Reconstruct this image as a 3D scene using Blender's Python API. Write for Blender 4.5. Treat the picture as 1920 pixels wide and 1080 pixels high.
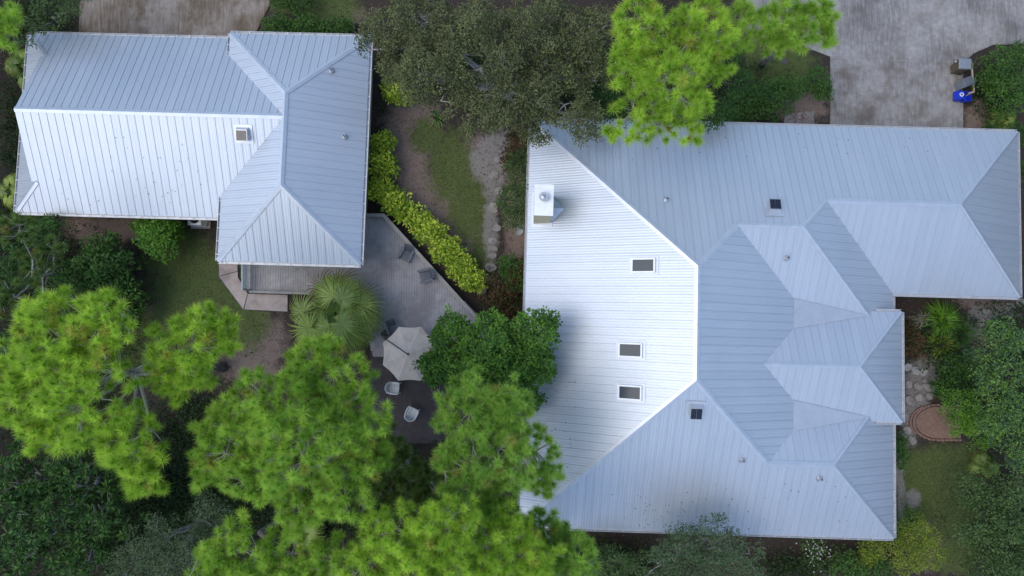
import bpy, math, random
import numpy as np
from mathutils import Vector, Matrix

R = np.random.default_rng(7)
random.seed(7)
for o in list(bpy.data.objects):
    bpy.data.objects.remove(o)
SC = bpy.context.scene
COL = SC.collection

# ------------------------------------------------------------------ camera
CAM_H, FPX = 40.0, 1280.0
FW = Vector((math.sin(-0.00792), math.sin(0.06065), -1)).normalized()
RT = FW.cross(Vector((0, 1, 0))).normalized()
UP = RT.cross(FW)
cd = bpy.data.cameras.new('camera'); cam = bpy.data.objects.new('camera', cd); COL.objects.link(cam)
cd.sensor_width = 36; cd.lens = 24; cd.clip_end = 2000
cam.matrix_world = Matrix(((RT.x, UP.x, -FW.x, 0), (RT.y, UP.y, -FW.y, 0), (RT.z, UP.z, -FW.z, CAM_H), (0, 0, 0, 1)))
SC.camera = cam

# ------------------------------------------------------------------ sky, sun, exposure
SUN_EL, SUN_AZ = math.radians(60), math.radians(252)      # azimuth clockwise from +Y (up in the picture)
w = bpy.data.worlds.new('World'); SC.world = w; w.use_nodes = True
nt = w.node_tree; nt.nodes.clear()
sky = nt.nodes.new('ShaderNodeTexSky'); sky.sky_type = 'NISHITA'; sky.sun_disc = False
sky.sun_elevation = SUN_EL; sky.sun_rotation = SUN_AZ; sky.air_density = 1.0; sky.dust_density = 1.2
bg = nt.nodes.new('ShaderNodeBackground'); bg.inputs['Strength'].default_value = 0.15
wo = nt.nodes.new('ShaderNodeOutputWorld')
nt.links.new(sky.outputs[0], bg.inputs[0]); nt.links.new(bg.outputs[0], wo.inputs[0])
sl = bpy.data.lights.new('sun', 'SUN'); sl.energy = 0.68; sl.angle = math.radians(48); sl.color = (1.0, 0.96, 0.9)
so = bpy.data.objects.new('sun', sl); COL.objects.link(so)
sdir = Vector((math.sin(SUN_AZ) * math.cos(SUN_EL), math.cos(SUN_AZ) * math.cos(SUN_EL), math.sin(SUN_EL)))
so.rotation_euler = sdir.to_track_quat('Z', 'Y').to_euler(); so.location = sdir * 60
vs = SC.view_settings
vs.view_transform = 'Standard'; vs.look = 'None'; vs.gamma = 1; vs.use_curve_mapping = False; vs.exposure = 0.98

# ------------------------------------------------------------------ layout helpers
def at(u, v, z=0.0):
    d = FW + RT * ((u - 960) / FPX) + UP * ((540 - v) / FPX)
    t = (z - CAM_H) / d.z
    return np.array((d.x * t, d.y * t, z))
def px2m(r, z):
    return r * (CAM_H - z) / FPX
def tag(o, label=None, cat=None, group=None, kind=None):
    if label: o['label'] = label
    if cat: o['category'] = cat
    if group: o['group'] = group
    if kind: o['kind'] = kind
    return o
def empty(name, loc, rz=0.0):
    o = bpy.data.objects.new(name, None); COL.objects.link(o); o.location = loc; o.rotation_euler = (0, 0, rz)
    o.empty_display_size = 0.2
    return o
def link(name, me, mat=None, parent=None):
    o = bpy.data.objects.new(name, me); COL.objects.link(o)
    if mat and not me.materials: me.materials.append(mat)
    if parent: o.parent = parent
    return o

class MB:
    def __init__(s): s.v = []; s.f = []
    def poly(s, pts):
        n = len(s.v); s.v += [tuple(p) for p in pts]; s.f.append(tuple(range(n, n + len(pts)))); return s
    def prism(s, bot, top):
        n = len(bot); b = len(s.v); s.v += [tuple(p) for p in bot] + [tuple(p) for p in top]
        s.f.append(tuple(b + i for i in range(n - 1, -1, -1))); s.f.append(tuple(b + n + i for i in range(n)))
        for i in range(n):
            j = (i + 1) % n; s.f.append((b + i, b + j, b + n + j, b + n + i))
        return s
    def box(s, c, d, rz=0.0, tilt=None):
        hx, hy, hz = d[0] / 2, d[1] / 2, d[2] / 2
        M = Matrix.Rotation(rz, 3, 'Z')
        if tilt: M = M @ tilt
        P = [Vector(c) + M @ Vector((x, y, z)) for z in (-hz, hz) for x, y in ((-hx, -hy), (hx, -hy), (hx, hy), (-hx, hy))]
        return s.prism(P[:4], P[4:])
    def bar(s, a, b, wd, ht):
        a, b = Vector(a), Vector(b); d = (b - a).normalized()
        sd = d.cross(Vector((0, 0, 1)))
        sd = Vector((1, 0, 0)) if sd.length < 1e-4 else sd.normalized()
        n = sd.cross(d)
        q = [(-1, -1), (1, -1), (1, 1), (-1, 1)]
        return s.prism([a + sd * (i * wd / 2) + n * (j * ht / 2) for i, j in q], [b + sd * (i * wd / 2) + n * (j * ht / 2) for i, j in q])
    def tube(s, pts, rad, n=8, cap=True):
        pts = [Vector(p) for p in pts]; b = len(s.v)
        for i, p in enumerate(pts):
            d = (pts[min(i + 1, len(pts) - 1)] - pts[max(i - 1, 0)]).normalized()
            x = d.orthogonal().normalized() if abs(d.z) < .95 else Vector((1, 0, 0)) - d * d.x
            x.normalize(); y = d.cross(x)
            r = rad[i] if hasattr(rad, '__len__') else rad
            for k in range(n):
                a = 2 * math.pi * k / n; s.v.append(tuple(p + x * (r * math.cos(a)) + y * (r * math.sin(a))))
        for i in range(len(pts) - 1):
            for k in range(n):
                s.f.append((b + i * n + k, b + i * n + (k + 1) % n, b + (i + 1) * n + (k + 1) % n, b + (i + 1) * n + k))
        if cap:
            s.f.append(tuple(b + k for k in range(n - 1, -1, -1))); s.f.append(tuple(b + (len(pts) - 1) * n + k for k in range(n)))
        return s
    def mesh(s, name, smooth=False):
        me = bpy.data.meshes.new(name); me.from_pydata(s.v, [], s.f); me.update()
        if smooth: me.polygons.foreach_set('use_smooth', [True] * len(me.polygons))
        return me
    def build(s, name, mat, parent=None, smooth=False):
        return link(name, s.mesh(name, smooth), mat, parent)

def np_mesh(name, V, F, tint=None):
    V = np.ascontiguousarray(V, np.float32); F = np.ascontiguousarray(F, np.int32)
    k = F.shape[1]; me = bpy.data.meshes.new(name)
    me.vertices.add(len(V)); me.vertices.foreach_set('co', V.ravel())
    me.loops.add(F.size); me.loops.foreach_set('vertex_index', F.ravel())
    me.polygons.add(len(F)); me.polygons.foreach_set('loop_start', np.arange(0, F.size, k, dtype=np.int32))
    me.polygons.foreach_set('loop_total', np.full(len(F), k, np.int32))
    if tint is not None:
        at_ = me.attributes.new('tint', 'FLOAT', 'POINT'); at_.data.foreach_set('value', np.ascontiguousarray(tint, np.float32))
    me.update(calc_edges=True)
    return me

# ------------------------------------------------------------------ materials
def nodes(name):
    m = bpy.data.materials.new(name); m.use_nodes = True
    return m, m.node_tree.nodes, m.node_tree.links, m.node_tree.nodes['Principled BSDF']
def N(ns, t, **kw):
    n = ns.new(t)
    for k, v in kw.items():
        if k in n.inputs: n.inputs[k].default_value = v
        else: setattr(n, k, v)
    return n
def c4(c): return (c[0], c[1], c[2], 1)
def noisy(name, c1, c2, scale=4, rough=.7, bump=.2, metallic=0.0, detail=6, c3=None, s3=.6):
    m, ns, ln, p = nodes(name)
    tc = N(ns, 'ShaderNodeTexCoord')
    no = N(ns, 'ShaderNodeTexNoise', Scale=scale, Detail=detail, Roughness=.65); ln.new(tc.outputs['Object'], no.inputs['Vector'])
    rp = N(ns, 'ShaderNodeValToRGB'); rp.color_ramp.elements[0].position = .32; rp.color_ramp.elements[1].position = .68
    rp.color_ramp.elements[0].color = c4(c1); rp.color_ramp.elements[1].color = c4(c2)
    ln.new(no.outputs['Fac'], rp.inputs['Fac']); out = rp.outputs['Color']
    if c3:
        n3 = N(ns, 'ShaderNodeTexNoise', Scale=s3, Detail=5, Roughness=.7); ln.new(tc.outputs['Object'], n3.inputs['Vector'])
        r3 = N(ns, 'ShaderNodeValToRGB'); r3.color_ramp.elements[0].position = .48; r3.color_ramp.elements[1].position = .64
        mx = N(ns, 'ShaderNodeMixRGB'); mx.inputs['Color2'].default_value = c4(c3)
        ln.new(n3.outputs['Fac'], r3.inputs['Fac']); ln.new(r3.outputs['Color'], mx.inputs['Fac']); ln.new(out, mx.inputs['Color1']); out = mx.outputs['Color']
    ln.new(out, p.inputs['Base Color'])
    p.inputs['Roughness'].default_value = rough; p.inputs['Metallic'].default_value = metallic
    if bump:
        b = N(ns, 'ShaderNodeBump', Strength=bump, Distance=.02); n2 = N(ns, 'ShaderNodeTexNoise', Scale=scale * 7, Detail=4)
        ln.new(tc.outputs['Object'], n2.inputs['Vector']); ln.new(n2.outputs['Fac'], b.inputs['Height']); ln.new(b.outputs['Normal'], p.inputs['Normal'])
    return m
def leaf_mat(name, c1, c2, transl=.35, rough=.5, spec=.3, brown=None):
    m, ns, ln, p = nodes(name)
    a = N(ns, 'ShaderNodeAttribute', attribute_name='tint')
    mx = N(ns, 'ShaderNodeMixRGB'); mx.inputs['Color1'].default_value = c4(c1); mx.inputs['Color2'].default_value = c4(c2)
    ln.new(a.outputs['Fac'], mx.inputs['Fac'])
    if brown:
        sw = N(ns, 'ShaderNodeMath', operation='SUBTRACT', use_clamp=True); sw.inputs[1].default_value = 1.2; ln.new(a.outputs['Fac'], sw.inputs[0])
        m2 = N(ns, 'ShaderNodeMixRGB'); m2.inputs['Color2'].default_value = c4(brown); ln.new(sw.outputs[0], m2.inputs['Fac']); ln.new(mx.outputs['Color'], m2.inputs['Color1']); mx = m2
    ln.new(mx.outputs['Color'], p.inputs['Base Color']); p.inputs['Roughness'].default_value = rough
    p.inputs['Specular IOR Level'].default_value = spec
    t = N(ns, 'ShaderNodeBsdfTranslucent'); ln.new(mx.outputs['Color'], t.inputs['Color'])
    ms = N(ns, 'ShaderNodeMixShader'); ms.inputs['Fac'].default_value = transl
    ln.new(p.outputs[0], ms.inputs[1]); ln.new(t.outputs[0], ms.inputs[2]); ln.new(ms.outputs[0], ns['Material Output'].inputs['Surface'])
    return m
def roof_mat():
    m, ns, ln, p = nodes('galvalume_sheet')
    tc = N(ns, 'ShaderNodeTexCoord'); oi = N(ns, 'ShaderNodeObjectInfo')
    n1 = N(ns, 'ShaderNodeTexNoise', Scale=.35, Detail=5, Roughness=.6); n2 = N(ns, 'ShaderNodeTexNoise', Scale=9, Detail=4)
    ln.new(tc.outputs['Object'], n1.inputs['Vector']); ln.new(tc.outputs['Object'], n2.inputs['Vector'])
    rp = N(ns, 'ShaderNodeValToRGB'); rp.color_ramp.elements[0].color = (.45, .49, .53, 1); rp.color_ramp.elements[1].color = (.53, .565, .60, 1)
    ad = N(ns, 'ShaderNodeMath', operation='MULTIPLY_ADD'); ad.inputs[1].default_value = .35
    ln.new(oi.outputs['Random'], ad.inputs[0]); ln.new(n1.outputs['Fac'], ad.inputs[2])
    sb = N(ns, 'ShaderNodeMath', operation='SUBTRACT'); sb.inputs[1].default_value = .17; ln.new(ad.outputs[0], sb.inputs[0])
    ln.new(sb.outputs[0], rp.inputs['Fac'])
    uv2 = N(ns, 'ShaderNodeUVMap', uv_map='UVMap'); mp = N(ns, 'ShaderNodeMapping'); mp.inputs['Scale'].default_value = (9, .55, 1); ln.new(uv2.outputs[0], mp.inputs['Vector'])
    cb = N(ns, 'ShaderNodeCombineXYZ'); ln.new(oi.outputs['Random'], cb.inputs['Z']); vm = N(ns, 'ShaderNodeVectorMath', operation='MULTIPLY_ADD'); vm.inputs[1].default_value = (0, 0, 37); ln.new(cb.outputs[0], vm.inputs[0]); ln.new(mp.outputs[0], vm.inputs[2])
    st = N(ns, 'ShaderNodeTexNoise', Scale=1, Detail=5, Roughness=.6); ln.new(vm.outputs[0], st.inputs['Vector'])
    sr = N(ns, 'ShaderNodeMapRange'); sr.inputs['From Min'].default_value = .5; sr.inputs['From Max'].default_value = .75; sr.inputs['To Max'].default_value = .3; ln.new(st.outputs['Fac'], sr.inputs['Value'])
    dm = N(ns, 'ShaderNodeMixRGB'); dm.inputs['Color2'].default_value = (.40, .42, .44, 1); ln.new(sr.outputs[0], dm.inputs['Fac']); ln.new(rp.outputs['Color'], dm.inputs['Color1']); ln.new(dm.outputs[0], p.inputs['Base Color'])
    p.inputs['Metallic'].default_value = .6
    rr = N(ns, 'ShaderNodeMapRange'); rr.inputs['To Min'].default_value = .44; rr.inputs['To Max'].default_value = .58
    ln.new(n2.outputs['Fac'], rr.inputs['Value']); ln.new(rr.outputs[0], p.inputs['Roughness'])
    uv = N(ns, 'ShaderNodeUVMap', uv_map='UVMap'); sx = N(ns, 'ShaderNodeSeparateXYZ'); ln.new(uv.outputs[0], sx.inputs[0])
    mu = N(ns, 'ShaderNodeMath', operation='MULTIPLY'); mu.inputs[1].default_value = 2 * math.pi / .14; ln.new(sx.outputs['X'], mu.inputs[0])
    si = N(ns, 'ShaderNodeMath', operation='SINE'); ln.new(mu.outputs[0], si.inputs[0])
    b = N(ns, 'ShaderNodeBump', Strength=.5, Distance=.004); ln.new(si.outputs[0], b.inputs['Height']); ln.new(b.outputs['Normal'], p.inputs['Normal'])
    return m
M = {}
M['roof'] = roof_mat()
M['cap'] = noisy('galvalume_trim', (.48, .515, .55), (.56, .59, .62), 2, .46, .05, .65)
M['cricket'] = noisy('galvalume_flat', (.42, .455, .49), (.49, .52, .555), 1.2, .52, .05, .6)
M['gutter'] = noisy('gutter_metal', (.5, .51, .52), (.62, .63, .63), 3, .45, .05, .3)
M['under'] = noisy('roof_underlay', (.05, .055, .06), (.08, .085, .09), 3, .9, 0)
M['wall'] = noisy('cream_stucco', (.50, .44, .27), (.58, .52, .34), 3, .85, .3)
M['white'] = noisy('white_paint', (.72, .72, .70), (.82, .82, .80), 5, .45, .05)
M['vent'] = noisy('vent_metal', (.35, .36, .37), (.5, .51, .52), 6, .4, .05, .6)
M['dark'] = noisy('dark_rubber', (.012, .012, .013), (.03, .03, .032), 8, .5, .1)
M['solar'] = noisy('solar_cell', (.008, .01, .018), (.016, .02, .032), 9, .15, 0)
M['concrete'] = noisy('weathered_concrete', (.225, .21, .195), (.33, .315, .295), 3.5, .9, .35, 0.0, 10, c3=(.20, .18, .16), s3=.9)
M['concrete_tan'] = noisy('stained_concrete', (.21, .175, .14), (.31, .27, .235), 1.1, .9, .35, c3=(.12, .085, .05), s3=.5)
def streaky(m, c, amount):
    ns, ln = m.node_tree.nodes, m.node_tree.links; p = ns['Principled BSDF']; src = p.inputs['Base Color'].links[0].from_socket
    tc = N(ns, 'ShaderNodeTexCoord'); mp = N(ns, 'ShaderNodeMapping'); mp.inputs['Scale'].default_value = (7, .8, 1); mp.inputs['Rotation'].default_value = (0, 0, .03); ln.new(tc.outputs['Object'], mp.inputs['Vector'])
    n1 = N(ns, 'ShaderNodeTexNoise', Scale=1.0, Detail=8, Roughness=.75); ln.new(mp.outputs[0], n1.inputs['Vector'])
    n2 = N(ns, 'ShaderNodeTexNoise', Scale=.35, Detail=3); ln.new(tc.outputs['Object'], n2.inputs['Vector'])
    a = N(ns, 'ShaderNodeMath', operation='MULTIPLY'); ln.new(n1.outputs['Fac'], a.inputs[0]); ln.new(n2.outputs['Fac'], a.inputs[1])
    r = N(ns, 'ShaderNodeMapRange'); r.inputs['From Min'].default_value = .20; r.inputs['From Max'].default_value = .36; r.inputs['To Max'].default_value = amount; ln.new(a.outputs[0], r.inputs['Value'])
    mx = N(ns, 'ShaderNodeMixRGB'); mx.inputs['Color2'].default_value = c4(c); ln.new(r.outputs[0], mx.inputs['Fac']); ln.new(src, mx.inputs['Color1']); ln.new(mx.outputs[0], p.inputs['Base Color'])
M['concrete_apron'] = noisy('oil_stained_concrete', (.20, .185, .17), (.31, .295, .275), 3.5, .9, .35, 0.0, 10, c3=(.17, .145, .125), s3=.7)
streaky(M['concrete_apron'], (.10, .085, .07), .7); streaky(M['concrete'], (.10, .09, .08), .75); streaky(M['concrete_tan'], (.10, .07, .04), .8)
M['slab'] = noisy('pinkish_concrete', (.33, .27, .23), (.42, .35, .31), 2, .9, .3, c3=(.26, .21, .19), s3=.8)
M['deck'] = noisy('weathered_deck_wood', (.30, .28, .275), (.39, .37, .365), 2.2, .85, .25, c3=(.24, .22, .215), s3=.5)
M['deck_light'] = noisy('weathered_rail_wood', (.24, .22, .20), (.33, .31, .285), 3, .8, .25)
M['bluegrey'] = noisy('bluegrey_rail_paint', (.22, .27, .29), (.3, .35, .37), 4, .5, .05)
M['chair_grey'] = noisy('grey_plastic_wood', (.075, .09, .105), (.11, .125, .14), 5, .6, .1)
M['chair_white'] = noisy('white_resin', (.58, .57, .54), (.70, .69, .66), 6, .5, .05, c3=(.45, .44, .41), s3=5)
M['canvas'] = noisy('beige_canvas', (.50, .425, .355), (.56, .48, .41), 3, .9, .15, c3=(.43, .355, .29), s3=1.8)
M['bronze'] = noisy('bronze_metal', (.03, .028, .027), (.06, .055, .05), 6, .4, .05, .4)
M['bin_brown'] = noisy('brown_bin_plastic', (.085, .062, .035), (.13, .1, .06), 5, .55, .05)
M['bin_grey'] = noisy('grey_bin_plastic', (.075, .085, .095), (.11, .12, .13), 5, .5, .05)
M['lid_grey'] = noisy('grey_lid_plastic', (.16, .18, .2), (.21, .23, .25), 5, .45, .05)
M['bin_blue'] = noisy('blue_bin_plastic', (.008, .03, .42), (.012, .045, .52), 5, .4, .05)
M['timber'] = noisy('raw_timber', (.3, .25, .18), (.42, .36, .27), 6, .8, .2)
M['stone'] = noisy('flagstone', (.19, .17, .145), (.30, .27, .24), 3, .9, .4, c3=(.09, .085, .08), s3=2)
M['stone_pale'] = noisy('pale_flagstone', (.24, .24, .23), (.34, .335, .32), 3, .9, .4)
M['brick'] = noisy('edging_brick', (.17, .095, .07), (.27, .165, .125), 6, .9, .3)
M['mulch'] = noisy('wood_mulch', (.15, .085, .06), (.24, .15, .115), 9, .95, .6)
M['bark'] = noisy('pine_bark', (.10, .085, .075), (.2, .18, .165), 5, .95, .6)
M['twig'] = noisy('pale_lichen_twig', (.2, .185, .17), (.36, .345, .325), 4, .9, .3)
M['bark_dark'] = noisy('dark_bark', (.07, .06, .05), (.15, .135, .12), 5, .95, .6)
def glass():
    m, ns, ln, p = nodes('skylight_glass')
    p.inputs['Base Color'].default_value = (.05, .06, .065, 1); p.inputs['Roughness'].default_value = .06; p.inputs['Specular IOR Level'].default_value = .25; p.inputs['Roughness'].default_value = .12
    return m
M['glass'] = glass()
L = {}
L['pine'] = leaf_mat('pine_needles', (.21, .40, .045), (.55, .76, .12), .56, .45, brown=(.36, .22, .07))
L['pine_bright'] = leaf_mat('pine_needles_bright', (.25, .44, .04), (.62, .82, .11), .56, .45, brown=(.36, .22, .07))
L['pine_mid'] = leaf_mat('pine_needles_mid', (.18, .36, .05), (.48, .70, .13), .56, .45, brown=(.36, .22, .07))
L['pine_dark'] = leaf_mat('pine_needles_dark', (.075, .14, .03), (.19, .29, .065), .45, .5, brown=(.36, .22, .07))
L['oak'] = leaf_mat('oak_leaves', (.058, .075, .026), (.205, .225, .085), .32, .5)
L['oak_green'] = leaf_mat('green_oak_leaves', (.045, .09, .022), (.13, .21, .06), .32, .5)
L['oak_grey'] = leaf_mat('greygreen_oak_leaves', (.05, .09, .035), (.13, .19, .08), .32, .5)
L['glossy'] = leaf_mat('glossy_leaves', (.045, .12, .018), (.17, .35, .04), .32, .45, .3)
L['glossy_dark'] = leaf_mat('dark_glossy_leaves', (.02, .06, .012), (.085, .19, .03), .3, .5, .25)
L['bush'] = leaf_mat('bright_bush_leaves', (.06, .16, .014), (.18, .36, .03), .3, .45)
L['bush_mid'] = leaf_mat('mid_bush_leaves', (.032, .09, .014), (.10, .205, .03), .28, .45)
L['yellow'] = leaf_mat('variegated_leaves', (.13, .27, .018), (.74, .82, .09), .38, .45, .3)
L['lime'] = leaf_mat('lime_bush_leaves', (.10, .17, .018), (.32, .38, .04), .3, .45)
L['bluegreen'] = leaf_mat('bluegreen_leaves', (.035, .085, .045), (.17, .30, .04), .28, .45)
L['croton'] = leaf_mat('reddish_leaves', (.02, .045, .01), (.17, .075, .025), .25, .45)
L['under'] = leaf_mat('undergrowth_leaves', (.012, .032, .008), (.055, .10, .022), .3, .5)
L['palm'] = leaf_mat('fan_palm_fronds', (.075, .14, .02), (.40, .48, .09), .25, .4, .4)
def vary(m, amt):
    ns, ln = m.node_tree.nodes, m.node_tree.links; oi = N(ns, 'ShaderNodeObjectInfo'); a = [n for n in ns if n.type == 'ATTRIBUTE'][0]; mx = [n for n in ns if n.type == 'MIX_RGB'][0]
    q = N(ns, 'ShaderNodeMath', operation='MULTIPLY_ADD', use_clamp=True); q.inputs[1].default_value = amt; ln.new(oi.outputs['Random'], q.inputs[0]); ln.new(a.outputs['Fac'], q.inputs[2])
    z = N(ns, 'ShaderNodeMath', operation='SUBTRACT', use_clamp=True); z.inputs[1].default_value = amt / 2; ln.new(q.outputs[0], z.inputs[0]); ln.new(z.outputs[0], mx.inputs['Fac'])
vary(L['palm'], .6)
L['palm_dead'] = leaf_mat('dry_palm_fronds', (.10, .07, .035), (.19, .14, .075), .2, .7)
L['grass'] = leaf_mat('grass_blades', (.04, .085, .012), (.13, .20, .03), .3, .6)
L['litter'] = leaf_mat('dead_leaves', (.05, .032, .02), (.30, .21, .14), .1, .8)
L['flower'] = leaf_mat('white_petals', (.7, .7, .66), (.8, .8, .78), .3, .6)

# ------------------------------------------------------------------ ground
def to_px(P):
    d = P - np.array((0, 0, CAM_H)); fw, rt, up = map(np.array, (FW, RT, UP))
    z = d @ fw
    return 960 + FPX * (d @ rt) / z, 540 - FPX * (d @ up) / z
GRASS = [(848, 315, 48, 75), (880, 390, 45, 70), (800, 255, 35, 35), (905, 470, 25, 50), (370, 530, 100, 75), (450, 600, 60, 60), (330, 480, 70, 60), (330, 590, 60, 40),
         (1460, 130, 75, 50), (1420, 90, 50, 40), (1780, 880, 90, 50), (1730, 930, 60, 60), (1790, 970, 60, 70), (1720, 880, 40, 40), (620, 20, 60, 35), (570, 5, 70, 25), (1795, 1040, 50, 40), (250, 640, 80, 60)]
SAND = [(925, 330, 22, 60), (905, 300, 25, 40), (920, 430, 16, 70), (930, 270, 25, 30), (1712, 935, 15, 20), (1685, 880, 10, 40), (1690, 940, 8, 60), (1745, 690, 40, 25), (1720, 730, 28, 50), (1705, 790, 16, 50), (1800, 620, 50, 16), (1860, 590, 50, 16), (640, 1075, 30, 10)]
MULCH = [(775, 225, 60, 45), (768, 290, 45, 85), (785, 360, 50, 55), (835, 420, 55, 55), (870, 460, 50, 60), (900, 300, 60, 50), (480, 640, 60, 60), (310, 600, 40, 35), (840, 380, 30, 40), (970, 400, 25, 120), (1850, 560, 60, 25), (1830, 660, 40, 40), (640, 30, 50, 18), (200, 430, 120, 25), (1840, 225, 30, 40), (1505, 200, 50, 35), (1740, 1010, 40, 60), (470, 690, 60, 30)]
nx, ny = 420, 280
gx = np.linspace(-36, 36, nx); gy = np.linspace(-21, 25, ny)
X, Y = np.meshgrid(gx, gy)
Z = .03 * np.sin(X * .9 + 1) * np.sin(Y * .7) + R.normal(0, .006, X.shape)
P = np.stack([X, Y, Z], -1).reshape(-1, 3)
U, Vv = to_px(P)
def weight(blobs):
    o = np.zeros(len(U))
    for u, v, a, b in blobs: o = np.maximum(o, np.exp(-(((U - u) / a) ** 2 + ((Vv - v) / b) ** 2) ** 1.5 * .7))
    return o
WG, WS, WM = weight(GRASS), weight(SAND), weight(MULCH)
i0 = (np.arange(ny - 1)[:, None] * nx + np.arange(nx - 1)[None, :]).ravel()
F = np.stack([i0, i0 + 1, i0 + nx + 1, i0 + nx], -1)
nb = len(P)
ring = [(-36, -21), (36, -21), (36, 25), (-36, 25)]; far = [(-400, -400), (400, -400), (400, 400), (-400, 400)]
P2 = np.vstack([P, [(x, y, -.05) for x, y in ring], [(x, y, -.05) for x, y in far]])
F2 = np.vstack([F, [(nb + i, nb + 4 + i, nb + 4 + (i + 1) % 4, nb + (i + 1) % 4) for i in range(4)]])
me = np_mesh('ground', P2, F2)
ca = me.color_attributes.new('cover', 'FLOAT_COLOR', 'POINT')
cc = np.zeros((len(P2), 4), np.float32); cc[:nb, 0] = WG; cc[:nb, 1] = WS; cc[:nb, 2] = WM; cc[:, 3] = 1
ca.data.foreach_set('color', cc.ravel())
def ground_mat():
    m, ns, ln, p = nodes('yard_soil')
    tc = N(ns, 'ShaderNodeTexCoord'); at_ = N(ns, 'ShaderNodeAttribute', attribute_name='cover'); sp = N(ns, 'ShaderNodeSeparateColor'); ln.new(at_.outputs['Color'], sp.inputs[0])
    nz = N(ns, 'ShaderNodeTexNoise', Scale=2.2, Detail=10, Roughness=.78); ln.new(tc.outputs['Object'], nz.inputs['Vector'])
    fine = N(ns, 'ShaderNodeTexNoise', Scale=9, Detail=9, Roughness=.82); ln.new(tc.outputs['Object'], fine.inputs['Vector'])
    def two(a, b):
        r = N(ns, 'ShaderNodeValToRGB'); r.color_ramp.elements[0].position = .3; r.color_ramp.elements[1].position = .7
        r.color_ramp.elements[0].color = c4(a); r.color_ramp.elements[1].color = c4(b); ln.new(fine.outputs['Fac'], r.inputs['Fac']); return r.outputs['Color']
    cur = two((.018, .013, .010), (.05, .036, .027))
    for ch, a, b, gain in (('Blue', (.10, .07, .053), (.25, .185, .15), 1.0), ('Red', (.03, .055, .012), (.12, .145, .035), .95), ('Green', (.13, .115, .10), (.27, .25, .23), .85)):
        ad = N(ns, 'ShaderNodeMath', operation='MULTIPLY_ADD'); ad.inputs[1].default_value = 2.0; ln.new(sp.outputs[ch], ad.inputs[2]); ln.new(nz.outputs['Fac'], ad.inputs[0])
        mr = N(ns, 'ShaderNodeMapRange'); mr.inputs['From Min'].default_value = 1.36; mr.inputs['From Max'].default_value = 1.8; mr.inputs['To Max'].default_value = gain; ln.new(ad.outputs[0], mr.inputs['Value'])
        mx = N(ns, 'ShaderNodeMixRGB'); ln.new(mr.outputs[0], mx.inputs['Fac']); ln.new(cur, mx.inputs['Color1']); ln.new(two(a, b), mx.inputs['Color2']); cur = mx.outputs['Color']
    ln.new(cur, p.inputs['Base Color']); p.inputs['Roughness'].default_value = .95
    b = N(ns, 'ShaderNodeBump', Strength=.6, Distance=.04); ln.new(fine.outputs['Fac'], b.inputs['Height']); ln.new(b.outputs['Normal'], p.inputs['Normal'])
    return m
tag(link('ground', me, ground_mat()), kind='structure')

def sheet(name, pts, z, mat, th=.08, parent=None):
    top = [tuple(at(u, v, z)) for u, v in pts]; bot = [(x, y, z - th) for x, y, _ in top]
    a = sum(top[i][0] * top[(i + 1) % len(top)][1] - top[(i + 1) % len(top)][0] * top[i][1] for i in range(len(top)))
    if a < 0: top.reverse(); bot.reverse()
    return MB().prism(bot, top).build(name, mat, parent)
# driveways: cast slabs with joints, each slab a child of its driveway
def driveway(name, slabs, mat):
    base = sheet(name, slabs[0][0], .062, mat, .2); tag(base, kind='structure')
    for pts, z, *mm in slabs[1:]: sheet('concrete_slab', pts, z, mm[0] if mm else mat, .1, base)
driveway('driveway', [([(1400, -80), (2060, -80), (2060, 75), (1925, 82), (1862, 84), (1826, 100), (1806, 118), (1806, 262), (1557, 262), (1557, 104), (1500, 86), (1400, 62)], 0),
    ([(1558.5, 108.5), (1803, 114.5), (1805, 261), (1556.5, 261)], .075, M['concrete_apron']),
    ([(1403, -78), (2058, -78), (2058, 74), (1925, 80), (1862, 82.5), (1826, 98), (1804, 112.5), (1557, 106), (1500, 84), (1403, 60)], .078)], M['concrete'])
driveway('parking_pad', [([(152, -90), (505, -90), (505, 10), (480, 60), (480, 110), (146, 110)], 0),
    ([(153, -88), (335, -88), (335, 108), (147, 108)], .075), ([(336.5, -88), (504, -88), (503, 10), (478, 60), (478, 108), (336.5, 108)], .078)], M['concrete_tan'])
wk = sheet('walkway', [(409, 470), (447, 470), (447, 520), (464, 549), (540, 551), (540, 585), (456, 581), (409, 519)], .05, M['under'], .2); tag(wk, kind='structure')
for pts in ([(410, 470), (445, 470), (445, 508), (411, 517)], [(411, 518.5), (445.5, 509.5), (446, 520), (464, 550), (456, 579.5)], [(465, 551), (539, 553), (539, 584), (458, 580)]):
    sheet('concrete_slab', pts, .09, M['slab'], .1, wk)

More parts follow.
